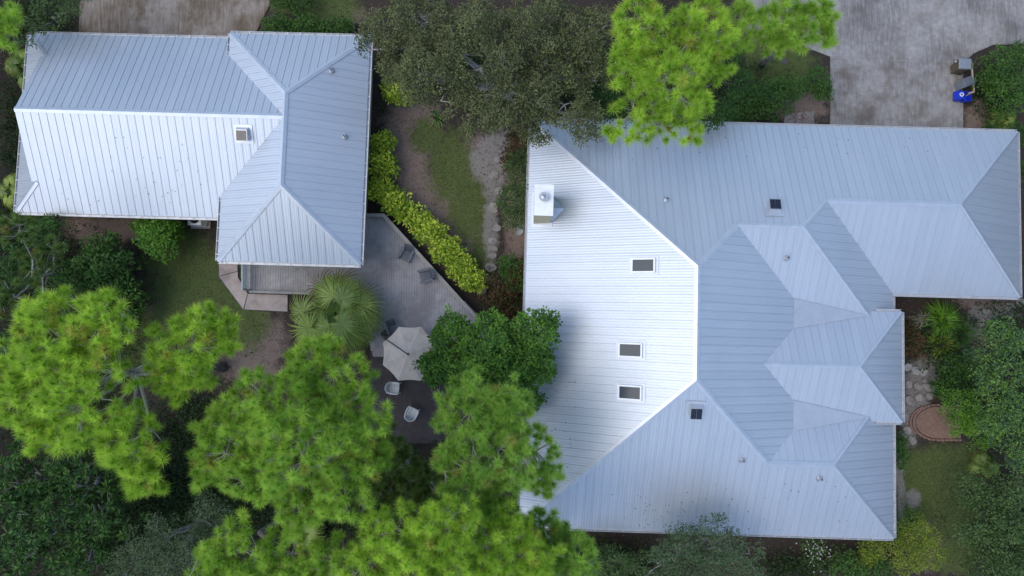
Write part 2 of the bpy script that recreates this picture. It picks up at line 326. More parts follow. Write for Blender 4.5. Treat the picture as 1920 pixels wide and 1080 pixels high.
# flagstone path, brick-edged bed
def stone(parent, u, v, a, b, rz, mat, z=.03):
    n = 7; ph = random.random(); c = at(u, v, 0)
    ring = []
    for k in range(n):
        t = 2 * math.pi * (k + ph + random.uniform(-.2, .2)) / n; r = random.uniform(.85, 1.1)
        x, y = px2m(a, 0) * r * math.cos(t), px2m(b, 0) * r * math.sin(t)
        ring.append((c[0] + x * math.cos(rz) - y * math.sin(rz), c[1] + x * math.sin(rz) + y * math.cos(rz)))
    zt = z + random.uniform(.04, .08)
    return MB().prism([(x, y, -.1) for x, y in ring], [(c[0] + (x - c[0]) * .95, c[1] + (y - c[1]) * .95, zt) for x, y in ring]).build('stone', mat, parent)
gp = tag(empty('stone_path', at(922, 420)), kind='structure')
for s_ in [(932, 300, 9, 7), (925, 330, 11, 10), (932, 358, 12, 9), (925, 390, 11, 12), (931, 428, 9, 8), (924, 452, 11, 7), (924, 466, 11, 6), (923, 480, 11, 7), (920, 502, 13, 10), (914, 524, 10, 9), (903, 545, 11, 9), (940, 280, 9, 8)]:
    o = stone(gp, s_[0], s_[1], s_[2], s_[3], random.uniform(-.3, .3), M['stone']); o.matrix_parent_inverse = gp.matrix_basis.inverted()
gp2 = tag(empty('flagstone_path', at(1730, 690)), kind='structure')
for u, v, a, b in [(1701, 689, 9, 8), (1716, 695, 8, 10), (1731, 697, 7, 9), (1762, 664, 6, 6), (1780, 661, 5, 5), (1772, 674, 9, 5), (1747, 712, 9, 6), (1731, 713, 5, 5), (1742, 727, 16, 7), (1742, 742, 9, 7), (1722, 745, 9, 8), (1704, 752, 8, 12), (1720, 724, 9, 8), (1703, 720, 7, 9), (1812, 618, 11, 7), (1838, 605, 12, 8), (1857, 598, 9, 8), (1870, 588, 12, 8), (1893, 575, 11, 9), (1912, 568, 10, 9), (1846, 583, 8, 6), (1700, 806, 9, 9), (1708, 826, 9, 10), (1695, 780, 8, 8)]:
    o = stone(gp2, u, v, a, b, random.uniform(-.6, .6), M['stone_pale'] if u < 1790 and v < 700 else M['stone']); o.matrix_parent_inverse = gp2.matrix_basis.inverted()
bed = empty('flower_bed', at(1758, 790)); tag(bed, 'horseshoe flower bed of brown mulch edged with red bricks beside the lawn', 'flower bed')
rel = lambda p, root: (p[0] - root.location.x, p[1] - root.location.y, p[2])
m = MB(); arc = [at(1758 + 42 * math.cos(t), 792 + 30 * math.sin(t), 0) for t in np.linspace(math.pi * .5, math.pi * 1.5, 14)] + [at(1800, 762), at(1800, 822)]
arc.reverse(); a_ = [rel(p, bed) for p in arc]
m.prism([(x, y, -.1) for x, y, _ in a_], [(x, y, .07) for x, y, _ in a_]).build('mulch', M['mulch'], bed)
bm_ = MB().box((0, 0, 0), (.22, .10, .10)).mesh('brick')
line = [(1800 - i * 8.2, 762 - i * .3, 0) for i in range(5)] + [(1758 + 46 * math.cos(t), 792 + 33 * math.sin(t), t) for t in np.linspace(math.pi * 1.5, math.pi * .5, 17)] + [(1766 + i * 8.2, 825, 0) for i in range(5)]
for k, (u, v, t) in enumerate(line):
    for row in ((0, 1) if 7 < k < 17 else (0,)):
        p = at(u - row * 6, v, .05); b_ = link('brick', bm_, M['brick'], bed); b_.location = rel((p[0], p[1], .07 + random.uniform(-.01, .02)), bed)
        b_.rotation_euler = (random.uniform(-.06, .06), random.uniform(-.06, .06), (-t + math.pi / 2 if t else 0) + random.uniform(-.12, .12))
pad = sheet('utility_pad', [(1472, 214), (1526, 208), (1527, 234), (1470, 234)], .14, M['concrete'], .3)
tag(pad, 'small concrete pad strewn with reddish leaves against the north wall', 'concrete pad')
lid = MB().tube([at(1470, 116, -.05), at(1470, 116, .04)], .22, 14).tube([at(1470, 116, .04), at(1470, 116, .07)], .13, 12).build('valve_cover', M['dark'])
tag(lid, 'round dark utility cover set in the lawn by the pine', 'utility cover')

# ------------------------------------------------------------------ metal-roofed houses
YAW = -0.0294
class House:
    def __init__(s, name, label, cx, cy, p):
        s.cx, s.cy, s.p = cx, cy, p
        c, sn = math.cos(YAW), math.sin(YAW)
        s.root = empty(name, (c * cx - sn * cy, sn * cx + c * cy, 0), YAW); tag(s.root, label, 'house')
        s.panels = []; s.under = MB(); s.PW = .42
    def l(s, q): return Vector((q[0] - s.cx, q[1] - s.cy, q[2]))
    def to_local(s, P):                                   # world point -> fit coordinates
        c, sn = math.cos(YAW), math.sin(YAW); return (c * P[0] + sn * P[1], -sn * P[0] + c * P[1], P[2])
    def slope(s, pts, eave, seams=True, off=0.0):
        """pts: roof slope outline; eave: outward downhill direction (unit xy)"""
        pts = [s.l(q) for q in pts]; p = s.p
        up = Vector((-eave[0], -eave[1], p)).normalized(); al = Vector((-eave[1], eave[0], 0)); nrm = al.cross(up)
        if nrm.z < 0: nrm = -nrm
        o = pts[0]; q2 = [((q - o).dot(al), (q - o).dot(up)) for q in pts]
        a = sum(q2[i][0] * q2[(i + 1) % len(q2)][1] - q2[(i + 1) % len(q2)][0] * q2[i][1] for i in range(len(q2)))
        if a < 0: q2.reverse()
        flip = al.cross(up).z < 0
        W = lambda x, y, h: o + al * x + up * y + nrm * h
        ptsu = [W(x, y, -.035) for x, y in q2]
        s.under.poly(ptsu[::-1] if flip else ptsu)
        slope = empty('roof_slope', (0, 0, 0)); slope.parent = s.root; s.slopes = getattr(s, 'slopes', []) + [slope]
        def clip(poly, x0, x1):
            for lim, sg in ((x0, 1), (x1, -1)):
                out = []
                for i in range(len(poly)):
                    A, B = poly[i], poly[(i + 1) % len(poly)]; da, db = (A[0] - lim) * sg, (B[0] - lim) * sg
                    if da >= 0: out.append(A)
                    if (da > 0 and db < 0) or (da < 0 and db > 0):
                        t = da / (da - db); out.append((lim, A[1] + t * (B[1] - A[1])))
                poly = out
                if len(poly) < 3: return []
            return poly
        xs = [q[0] for q in q2]; x = min(xs) - off
        if not seams:
            s.panels.append((9, slope, [([W(*q, 0) for q in q2], [W(*q, -.02) for q in q2])], flip, [q2], 0)); return slope
        while x < max(xs):
            parts, uvs = [], []
            pan = clip(q2, x + .0122, x + s.PW - .0122); rib = clip(q2, x - .010, x + .010)
            h = random.uniform(-.0015, .0015)
            if pan: parts.append(([W(*q, h) for q in pan], [W(*q, -.025) for q in pan])); uvs.append(pan)
            if rib: parts.append(([W(*q, .022) for q in rib], [W(*q, -.025) for q in rib])); uvs.append(rib)
            if pan:
                ar = abs(sum(pan[i][0] * pan[(i + 1) % len(pan)][1] - pan[(i + 1) % len(pan)][0] * pan[i][1] for i in range(len(pan)))) / 2
                s.panels.append((ar, slope, parts, flip, uvs, x))
            x += s.PW
        return slope
    def _mesh(s, items):
        V, Fc, UVs = [], [], []
        for _, _, parts, flip, uvs, x0 in items:
            for (top, bot), uv in zip(parts, uvs):
                n = len(top); b = len(V); V += [tuple(q) for q in top] + [tuple(q) for q in bot]
                uu = [(q[0] - x0, q[1]) for q in uv] * 2
                f = [tuple(b + i for i in range(n))] + [(b + n + i, b + n + (i + 1) % n, b + (i + 1) % n, b + i) for i in range(n)]
                if flip: f = [g[::-1] for g in f]
                for g in f: Fc.append(g); UVs += [uu[i - b] for i in g]
        me = bpy.data.meshes.new('roof_panel'); me.from_pydata(V, [], Fc)
        ul = me.uv_layers.new(name='UVMap'); ul.data.foreach_set('uv', np.array(UVs, np.float32).ravel())
        return me
    def finish(s, limit=300):
        s.panels.sort(key=lambda t: -t[0])
        for it in s.panels[:limit]: link('roof_panel', s._mesh([it]), M['roof'], it[1])
        if s.panels[limit:]:
            o = link('corner_panels', s._mesh(s.panels[limit:]), M['roof'], s.root); tag(o, kind='stuff')
        s.under.build('roof_deck', M['under'], s.root)
    def cap(s, A, B, d1, d2, w=.15):
        """ridge or hip cover: d1,d2 = downhill xy directions of the two slopes"""
        A, B = s.l(A), s.l(B); t = (B - A).normalized(); m = MB()
        wings = []
        for d in (d1, d2):
            n = Vector((d[0] * s.p, d[1] * s.p, 1)).normalized(); q = n.cross(t)
            test = Vector((d[0], d[1], 0)) 
            if q.dot(test) < 0: q = -q
            wings.append((q, n))
        lift = Vector((0, 0, .055))
        (q1, n1), (q2, n2) = wings
        for q, n in wings:
            o = [A + lift, B + lift, B + q * w + n * .042, A + q * w + n * .042]
            lo = [v - n * .035 for v in o]
            if (o[1] - o[0]).cross(o[2] - o[0]).z < 0: o.reverse(); lo.reverse()
            m.prism(lo, o)
        m.build('ridge_cap', M['cap'], s.root)
    def gutter(s, A, B, d, ext=0.0):
        A, B = s.l(A), s.l(B); t = (B - A).normalized(); A = A - t * ext; B = B + t * ext; d = Vector((d[0], d[1], 0)); m = MB(); z = Vector((0, 0, 1))
        f = lambda o, h, wd, ht: m.bar(A + d * o + z * h, B + d * o + z * h, wd, ht)
        f(.008, -.11, .012, .12); f(.07, -.17, .115, .012); f(.132, -.10, .016, .145)
        n = max(2, int((B - A).length / .75))
        for k in range(n + 1):
            c = A + (B - A) * ((k + .5) / (n + 1)) + z * -.035
            m.bar(c, c + d * .14, .035, .012)
        m.build('gutter', M['gutter'], s.root)
    def walls(s, outline, z, name='wall'):
        m = MB(); q = [s.l((x, y, 0)) for x, y in outline]; n = len(q)
        for i in range(n):
            a, b = q[i], q[(i + 1) % n]; m.poly([a + Vector((0, 0, -.2)), b + Vector((0, 0, -.2)), b + Vector((0, 0, z)), a + Vector((0, 0, z))])
        m.build(name, M['wall'], s.root)
    def on(s, u, v, zfun):
        """point of the roof slope seen at photo position u, v"""
        z = 4.0
        for _ in range(12):
            q = s.to_local(at(u, v, z)); z = zfun(q[0], q[1])
        return q[0], q[1], z
Wd, Ed, Nd, Sd = (-1, 0), (1, 0), (0, 1), (0, -1)

# ---- main house
xW, yN, xE3, yS3, xE2, yS, xEd, yNd, ySd, a, y2, y4, _, dd = 0.3975, 11.5947, 27.0508, 2.5237, 20.2203, -10.4468, 20.30, 1.5085, -4.2646, 8.2576, 5.568, -6.3792, 0, 0.7114
p, ze = 0.4797, 3.0
hz = lambda d: ze + p * d
B = House('main_house', 'large house with many-hipped pale metal roof, chimney and three skylights', 13, 0, p)
xr = xW + a; y3 = (yN + yS3) / 2; w3 = yN - y3; w2 = yN - y2; w4 = y4 - yS
NW, SW, SE, NE, E3S, E3i = (xW, yN, ze), (xW, yS, ze), (xE2, yS, ze), (xE3, yN, ze), (xE3, yS3, ze), (xE2, yS3, ze)
r1n, r1s = (xr, yN - a, hz(a)), (xr, yS + a, hz(a))
r2w, r2e = (xr + a - w2, y2, hz(w2)), (xE2 - w2, y2, hz(w2))
r3w, r3e = (xE2 - w3, y3, hz(w3)), (xE3 - w3, y3, hz(w3))
k_ = dd / p; wd = (yNd - ySd) / 2 + k_; yd = (yNd + ySd) / 2
dw, de, dN, dS = (xr + a - wd, yd, hz(wd)), (xEd - wd + k_, yd, hz(wd)), (xEd, yNd, ze + dd), (xEd, ySd, ze + dd)
r4w, r4e = (xr + a - w4, y4, hz(w4)), (xE2 - w4, y4, hz(w4))
yv1 = (yNd + k_ - yN + 2 * y2) / 2; h1 = yNd + k_ - yv1; v1 = (xE2 - h1, yv1, hz(h1))
yv2 = (ySd - k_ - yS + 2 * y4) / 2; h2 = yv2 - ySd + k_; v2 = (xE2 - h2, yv2, hz(h2))
# dead valley crickets start where the east slope is at u=1494
xc = B.to_local(at(1494, 588, 4.6))[0]; hc = a - (xc - xr)
c1a = (xc, y2 - (w2 - hc), hz(hc)); c1b = (xc, yNd + k_ - hc, hz(hc))
c2a = (xc, ySd - k_ + hc, hz(hc)); c2b = (xc, y4 + (w4 - hc), hz(hc))
ex1 = (xE2 - k_, yNd, ze + dd); ex2 = (xE2 - k_, ySd, ze + dd)
B.slope([NW, NE, r3e, r3w, r2e, r2w, r1n], Nd)
B.slope([NW, r1n, r1s, SW], Wd)
B.slope([SW, r1s, r4w, r4e, SE], Sd)
B.slope([r1n, r2w, c1a, c1b, dw, c2a, c2b, r4w, r1s], Ed)
B.slope([r2w, r2e, v1, c1a], Sd)
B.slope([r3w, E3i, (xE2, yNd - .3, ze), (xE2 - k_, yNd - .02, ze + dd), v1, r2e], Ed)
B.slope([r3w, r3e, E3S, E3i], Sd)
B.slope([NE, E3S, r3e], Ed)
B.slope([dw, c1b, v1, ex1, dN, de], Nd)
B.slope([dw, de, dS, ex2, v2, c2a], Sd)
B.slope([dN, dS, de], Ed)
B.slope([r4w, c2b, v2, r4e], Nd)
B.slope([r4e, v2, (xE2 - k_, ySd + .02, ze + dd), (xE2, ySd + .3, ze), SE], Ed)
for A_, B_, C_ in ((c1a, c1b, v1), (c2a, c2b, v2)):
    up_ = .04; P_ = [B.l(q) + Vector((0, 0, up_)) for q in (A_, B_, C_)]; m = MB()
    if (P_[1] - P_[0]).cross(P_[2] - P_[0]).z < 0: P_.reverse()
    m.prism([q - Vector((0, 0, .06)) for q in P_], P_).build('valley_cricket', M['cricket'], B.root)
for args in ((NW, r1n, Nd, Wd), (r1n, r1s, Wd, Ed), (SW, r1s, Wd, Sd), (r1n, r2w, Nd, Ed), (r2w, r2e, Nd, Sd), (r2e, r3w, Nd, Ed), (r3w, r3e, Nd, Sd), (r3e, NE, Nd, Ed), (r3e, E3S, Ed, Sd),
             (dw, de, Nd, Sd), (de, dN, Nd, Ed), (de, dS, Sd, Ed), (r1s, r4w, Sd, Ed), (r4w, r4e, Nd, Sd), (r4e, SE, Sd, Ed), (r4e, v2, Nd, Ed), (r2e, v1, Sd, Ed)):
    B.cap(*args, w=.15 if args[0] in (NW, r1n, SW, r1s, r3w, r4w) else .1)
for A_, B_, d_ in ((NW, NE, Nd), (NW, SW, Wd), (SW, SE, Sd), (NE, E3S, Ed), (E3i, E3S, Sd), ((xE2, yS3 - .16, ze), (xE2, yNd + .05, ze), Ed), (dN, dS, Ed), (ex1, dN, Nd), (ex2, dS, Sd), (SE, (xE2, ySd + .1, ze), Ed)):
    B.gutter(A_, B_, d_)
i_ = .55
B.walls([(xW + i_, yS + i_), (xE2 - i_, yS + i_), (xE2 - i_, yS3 + i_), (xE3 - i_, yS3 + i_), (xE3 - i_, yN - i_), (xW + i_, yN - i_)], ze + .2)
B.walls([(xE2 - i_ - .5, ySd + .45), (xEd - .4, ySd + .45), (xEd - .4, yNd - .45), (xE2 - i_ - .5, yNd - .45)], ze + dd + .15)
# soffit boards close the eaves from below
m = MB()
for x0, x1, y0, y1 in ((xW, xE2, yS, yN), (xE2, xE3, yS3, yN)):
    m.box(((x0 + x1) / 2 - 13, (y0 + y1) / 2, ze - .09), (x1 - x0 - .02, y1 - y0 - .02, .05))
m.build('soffit', M['white'], B.root)
B.finish()
zW = lambda x, y: ze + p * (x - xW)
zNf = lambda x, y: ze + p * (yN - y)
zSf = lambda x, y: ze + p * (y - yS)

def skylight(H, u, v, zf, d, L_, W_):
    x, y, z = H.on(u, v, zf); s = Matrix.Rotation(math.atan(H.p) * (1 if d == Wd else -1), 3, 'Y')
    s = Matrix.Rotation(-math.atan(H.p), 3, 'Y')
    c = H.l((x, y, z)); n = s @ Vector((0, 0, 1))
    e = empty('skylight', c); e.parent = H.root
    m = MB(); m.box(n * .03, (L_ + .3, W_ + .24, .012), 0, s).build('flashing', M['roof'], e)
    m = MB(); h = .09
    for sx in (-1, 1): m.box(s @ Vector((sx * (L_ / 2 - .04), 0, h)), (.08, W_, .15), 0, s)
    for sy in (-1, 1): m.box(s @ Vector((0, sy * (W_ / 2 - .04), h)), (L_ - .165, .08, .15), 0, s)
    m.build('frame', M['white'], e)
    MB().box(s @ Vector((0, 0, .12)), (L_ - .17, W_ - .17, .02), 0, s).build('pane', M['glass'], e)
for u, v in ((1207, 498), (1183, 656.5), (1182, 736)): skylight(B, u, v, zW, Wd, 1.22, .74)
def tilt_of(d, p):
    n = Vector((d[0] * p, d[1] * p, 1)).normalized(); y = Vector((d[0], d[1], -p)).normalized(); x = y.cross(n)
    return Matrix((x, y, n)).transposed()
def solar_vent(H, u, v, zf, d):
    x, y, z = H.on(u, v, zf); s = tilt_of(d, H.p); e = empty('solar_vent', H.l((x, y, z))); e.parent = H.root
    T = lambda a_, b_, c_: s @ Vector((a_, b_, c_))
    MB().box(T(0, 0, .03), (.98, .98, .012), 0, s).build('flashing', M['cap'], e)
    m = MB(); m.prism([T(-.34, -.34, .03), T(.34, -.34, .03), T(.34, .34, .03), T(-.34, .34, .03)], [T(-.27, -.27, .27), T(.27, -.27, .27), T(.27, .27, .27), T(-.27, .27, .27)])
    m.build('housing', M['cap'], e)
    k = s @ Matrix.Rotation(.18, 3, 'X')
    MB().box(T(0, .03, .33), (.60, .58, .03), 0, k).build('panel_frame', M['vent'], e)
    m = MB()
    for i in (-1, 1): m.box(T(i * .137, .03, .352), (.262, .52, .014), 0, k)
    m.build('solar_cell', M['solar'], e)
def pipe_vent(H, u, v, zf, d):
    x, y, z = H.on(u, v, zf); s = tilt_of(d, H.p); e = empty('pipe_vent', H.l((x, y, z))); e.parent = H.root
    n = s @ Vector((0, 0, 1))
    MB().tube([n * .02, n * .045, n * .14], [.17, .15, .08], 12).build('boot', M['vent'], e)
    MB().tube([(0, 0, .05), (0, 0, .34)], .06, 12).build('pipe', M['vent'], e)
    MB().tube([(0, 0, .342), (0, 0, .346)], .045, 10).build('bore', M['dark'], e)
solar_vent(B, 1450, 391, zNf, Nd); solar_vent(B, 1303, 768, zSf, Sd)
pipe_vent(B, 1249, 374, zNf, Nd); pipe_vent(B, 1391, 863, zSf, Sd); pipe_vent(B, 1536, 897, zSf, Sd)
pipe_vent(B, 1474, 484, lambda x, y: hz(w2) - p * (y2 - y), Sd)
# chimney
ch = empty('chimney', (0, 0, 0)); ch.parent = B.root
zt = 6.1
q0 = B.to_local(at(1001, 404, zt)); q1 = B.to_local(at(1038.5, 347, zt))
cx0, cx1, cy0, cy1 = q0[0], q1[0], q0[1], q1[1]; cxm, cym = (cx0 + cx1) / 2, (cy0 + cy1) / 2
cc_ = lambda x, y, z: B.l((x, y, z))
MB().box(cc_(cxm, cym, (zt + 3) / 2), (cx1 - cx0 - .08, cy1 - cy0 - .08, zt - 3.0)).build('stack', M['wall'], ch)
MB().box(cc_(cxm, cym, zt), (cx1 - cx0, cy1 - cy0, .09)).build('chimney_cap', M['white'], ch)
f0 = cc_(cxm - .02, cym + .12, zt)
MB().tube([f0, f0 + Vector((0, 0, .28))], .16, 16).tube([f0 + Vector((0, 0, .28)), f0 + Vector((0, 0, .33))], [.24, .24], 16).build('flue', M['vent'], ch)
MB().tube([f0 + Vector((0, 0, .335)), f0 + Vector((0, 0, .38))], [.13, .02], 12).build('flue_top', M['vent'], ch)
sx_ = cx1 - .04; sz = zW(sx_, 0)
apex = (B.on(1057, 387, lambda x, y: zW(x, y) + .02)); hA = apex[2] + .04
m = MB(); Aq, Bq, Cq, Dq = cc_(sx_, cy0, sz), cc_(sx_, cy1, sz), cc_(apex[0] + .05, cym, hA), cc_(sx_, cym, hA + .02)
m.poly([Aq, Cq, Dq]); m.poly([Dq, Cq, Bq]); m.build('chimney_saddle', M['cap'], ch)
m = MB().box(cc_(cxm, cym, zW(cxm, 0) + .03), (cx1 - cx0 + .3, cy1 - cy0 + .34, .012), 0, Matrix.Rotation(-math.atan(p), 3, 'Y')).build('flashing', M['cap'], ch)

# ---- guest house
gxW, gxG, gyN, gyS, bx0, bx1, by0, by1, gdz = -27.8494, -26.2627, 15.7448, 5.6388, -16.2738, -8.5478, 3.2077, 15.8124, 0.5613
pl, gz = 0.4661, 2.9
G = House('guest_house', 'smaller house with pale ribbed metal roof beside the wooden deck', -17, 10, pl)
hg = lambda d: gz + pl * d
wr = (gyN - gyS) / 2; yr = (gyN + gyS) / 2; g = gxG - gxW; zb = gz + gdz; wb = (bx1 - bx0) / 2; xm = (bx0 + bx1) / 2; kk = gdz / pl
gNW, gSW, g1, g2, gr = (gxW, gyN, gz), (gxW, gyS, gz), (gxG, gyN - g, hg(g)), (gxG, gyS + g, hg(g)), (gxG, yr, hg(wr))
bNW, bNE, bSE, bSW = (bx0, by1, zb), (bx1, by1, zb), (bx1, by0, zb), (bx0, by0, zb)
brn, brs = (xm, by1 - wb, zb + pl * wb), (xm, by0 + wb, zb + pl * wb)
wre = (bx0 + wr - kk, yr, hg(wr)); va, vb = (bx0, gyN - kk, zb), (bx0, gyS + kk, zb)
gNE, gSE = (bx0 + .25, gyN, gz), (bx0 + .25, gyS, gz)
va2, vb2 = (bx0 + .25, gyN - kk, zb), (bx0 + .25, gyS + kk, zb)
gq = .28   # rake overhang of the upper gable
G.slope([gNW, gNE, va2, va, wre, (gxG - gq, yr, hg(wr)), (gxG - gq, gyN - g, hg(g)), g1], Nd)
G.slope([gSW, g2, (gxG - gq, gyS + g, hg(g)), (gxG - gq, yr, hg(wr)), wre, vb, vb2, gSE], Sd)
G.slope([gNW, (gxG + .1, gyN - g - .1, hg(g + .1)), (gxG + .1, gyS + g + .1, hg(g + .1)), gSW], Wd)
G.slope([bNW, va, wre, vb, bSW, brs, brn], Wd)
G.slope([bNW, bNE, brn], Nd); G.slope([bNE, bSE, brs, brn], Ed); G.slope([bSW, bSE, brs], Sd)
for args in ((gNW, g1, Nd, Wd), (gSW, g2, Sd, Wd), ((gxG - gq, yr, hg(wr)), wre, Nd, Sd), (bNW, brn, Nd, Wd), (bNE, brn, Nd, Ed), (brn, brs, Wd, Ed), (bSW, brs, Sd, Wd), (bSE, brs, Sd, Ed)): G.cap(*args)
for A_, B_, d_ in ((gNW, (bx0 - .02, gyN, gz), Nd), (gSW, (bx0 - .02, gyS, gz), Sd), (gNW, gSW, Wd), (bNW, bNE, Nd), (bNE, bSE, Ed), (bSW, bSE, Sd), (bNW, va, Wd), (vb, bSW, Wd)): G.gutter(A_, B_, d_)
m = MB(); q = [G.l((gxG + .02, y_, z_)) for y_, z_ in ((gyN - g, hg(g) - .05), (yr, hg(wr) - .08), (gyS + g, hg(g) - .05))]; m.poly(q).build('gable_wall', M['wall'], G.root)
G.walls([(gxW + i_, gyS + i_), (bx0 + i_, gyS + i_), (bx0 + i_, gyN - i_), (gxW + i_, gyN - i_)], gz + .2)
G.walls([(bx0 + i_, by0 + i_), (bx1 - i_, by0 + i_), (bx1 - i_, by1 - i_), (bx0 + i_, by1 - i_)], zb + .2)
m = MB()
for x0, x1, y0, y1, z_ in ((gxW, bx0 + .1, gyS, gyN, gz), (bx0, bx1, by0, by1, zb)): m.box(((x0 + x1) / 2 + 17, (y0 + y1) / 2 - 10, z_ - .09), (x1 - x0 - .02, y1 - y0 - .02, .05))
m.build('soffit', M['white'], G.root)
G.finish()
zGS = lambda x, y: gz + pl * (y - gyS); zGE = lambda x, y: zb + pl * (bx1 - x)
solar_vent(G, 457, 251, zGS, Sd)
pipe_vent(G, 622, 133, zGE, Ed); pipe_vent(G, 647, 257, zGE, Ed)

# ------------------------------------------------------------------ deck
DZ = .5
dk = empty('wooden_deck', at(700, 560)); tag(dk, 'weathered grey timber deck wrapping the guest house corner', 'deck')
dpoly = [tuple(at(u, v, DZ)[:2]) for u, v in ((466, 470), (466, 546), (545, 549), (620, 552), (692, 640), (700, 668), (930, 668), (950, 640), (903, 606), (722, 407), (670, 407), (670, 470))]
def in_spans(x, poly):
    ys = []
    for i in range(len(poly)):
        (x0, y0), (x1, y1) = poly[i], poly[(i + 1) % len(poly)]
        if (x0 - x) * (x1 - x) < 0: ys.append(y0 + (x - x0) / (x1 - x0) * (y1 - y0))
    ys.sort(); return list(zip(ys[::2], ys[1::2]))
m = MB(); x = min(q[0] for q in dpoly); lx, ly = dk.location.x, dk.location.y
while x < max(q[0] for q in dpoly):
    for y0, y1 in in_spans(x + .07, dpoly):
        y = y0
        while y < y1 - .05:
            e = min(y1, y + random.choice((2.4, 3.0, 3.6, 4.2))); m.box((x + .07 - lx, (y + e) / 2 - ly, DZ - .02 + random.uniform(-.003, .003)), (.138, e - y - .006, .036)); y = e
    x += .147
o = m.build('deck_boards', M['deck'], dk); tag(o, kind='stuff')
m = MB(); n = len(dpoly)
for i in range(n):
    a0, b0 = dpoly[i], dpoly[(i + 1) % n]; m.bar((a0[0] - lx, a0[1] - ly, DZ - .2), (b0[0] - lx, b0[1] - ly, DZ - .2), .05, .3)
m.build('rim_board', M['deck_light'], dk)
LZ = .24
lk = empty('lower_deck', at(780, 740)); tag(lk, 'dark lower deck under the white plastic chairs', 'deck')
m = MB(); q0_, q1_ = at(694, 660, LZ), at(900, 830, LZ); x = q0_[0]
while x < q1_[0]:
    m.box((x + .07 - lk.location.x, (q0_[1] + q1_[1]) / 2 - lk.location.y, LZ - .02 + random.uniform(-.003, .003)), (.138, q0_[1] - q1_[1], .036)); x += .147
tag(m.build('deck_boards', noisy('dark_deck_wood', (.03, .024, .024), (.055, .046, .045), 2.5, .8, .25), lk), kind='stuff')  # boards in a much darker brown than the upper deck
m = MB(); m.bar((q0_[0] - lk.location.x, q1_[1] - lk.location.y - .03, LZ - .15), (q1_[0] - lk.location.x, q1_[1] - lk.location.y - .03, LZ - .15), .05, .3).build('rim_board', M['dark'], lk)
def railing(name, label, pts, zc, cap_w, n_rails, mat, lean=0):
    r = empty(name, at(*pts[0], DZ)); tag(r, label, 'railing')
    W = [Vector(at(u, v, DZ)) - Vector(r.location) for u, v in pts]
    for i in range(len(W) - 1):
        d = (W[i + 1] - W[i]); t = d.normalized() * cap_w * .25
        MB().bar(W[i] + Vector((0, 0, zc)) - (t if i else Vector()), W[i + 1] + Vector((0, 0, zc + .004 * i)), cap_w, .045).build('cap_rail', mat, r)
        k = max(1, int(d.length / 1.5))
        for j in range(k + 1):
            if j == k and i < len(W) - 2: continue
            c = W[i] + d * (j / k); MB().bar(c + Vector((0, 0, -.3)), c + Vector((0, 0, zc - .025)), .09, .09).build('post', mat, r)
        for j in range(n_rails):
            h = zc * (j + 1) / (n_rails + 1)
            MB().bar(W[i] + Vector((0, 0, h)), W[i + 1] + Vector((0, 0, h)), .035, .07).build('rail', mat, r)
    return r
railing('deck_railing', 'weathered timber railing along the slanting deck edge by the yellow shrubs', [(676, 406), (722, 406), (903, 606)], .45, .2, 2, M['deck_light'])
railing('porch_railing', 'short blue-grey horizontal-bar railing at the west end of the porch', [(467, 494), (467, 544)], 1.0, .1, 4, M['bluegrey'])
railing('porch_kerb', 'low pale timber rail on the south edge of the porch deck', [(470, 547), (600, 551)], .16, .14, 0, M['deck_light'])
railing('step_rail', 'doubled low step rail at the southern tip of the deck edge', [(871, 566), (906, 604)], .2, .1, 1, M['deck_light'])

# ------------------------------------------------------------------ garden furniture
def armchair(u, v, rz, label, grp=None):
    e = empty('adirondack_chair', at(u, v, DZ), rz); tag(e, label, 'chair', grp); mt = M['chair_grey']
    for i in range(5): MB().box((0, .26 - i * .115, .36 - i * .025), (.52, .10, .022)).build('seat_slat', mt, e)
    for i in range(5):
        k = Matrix.Rotation(math.radians(-62), 3, 'X'); x_ = (i - 2) * .108
        MB().box((x_, -.42 , .60), (.098, .78 - abs(i - 2) * .06, .022), 0, Matrix.Rotation(math.radians(116), 3, 'X')).build('back_slat', mt, e)
    for sx in (-1, 1):
        MB().box((sx * .33, -.02, .58), (.13, .74, .025)).build('armrest', mt, e)
        MB().box((sx * .31, .27, .285), (.035, .10, .57)).build('leg', mt, e)
        MB().bar((sx * .275, .33, .30), (sx * .275, -.45, .06), .03, .12).build('leg', mt, e)
armchair(763, 480, math.radians(155), 'grey slatted armchair on the deck, nearer the guest house')
armchair(799, 518, math.radians(105), 'grey slatted armchair on the deck, nearer the yellow shrubs\' far end')
armchair(741, 618, math.radians(200), 'grey slatted armchair half hidden between fan palm and beige umbrella')
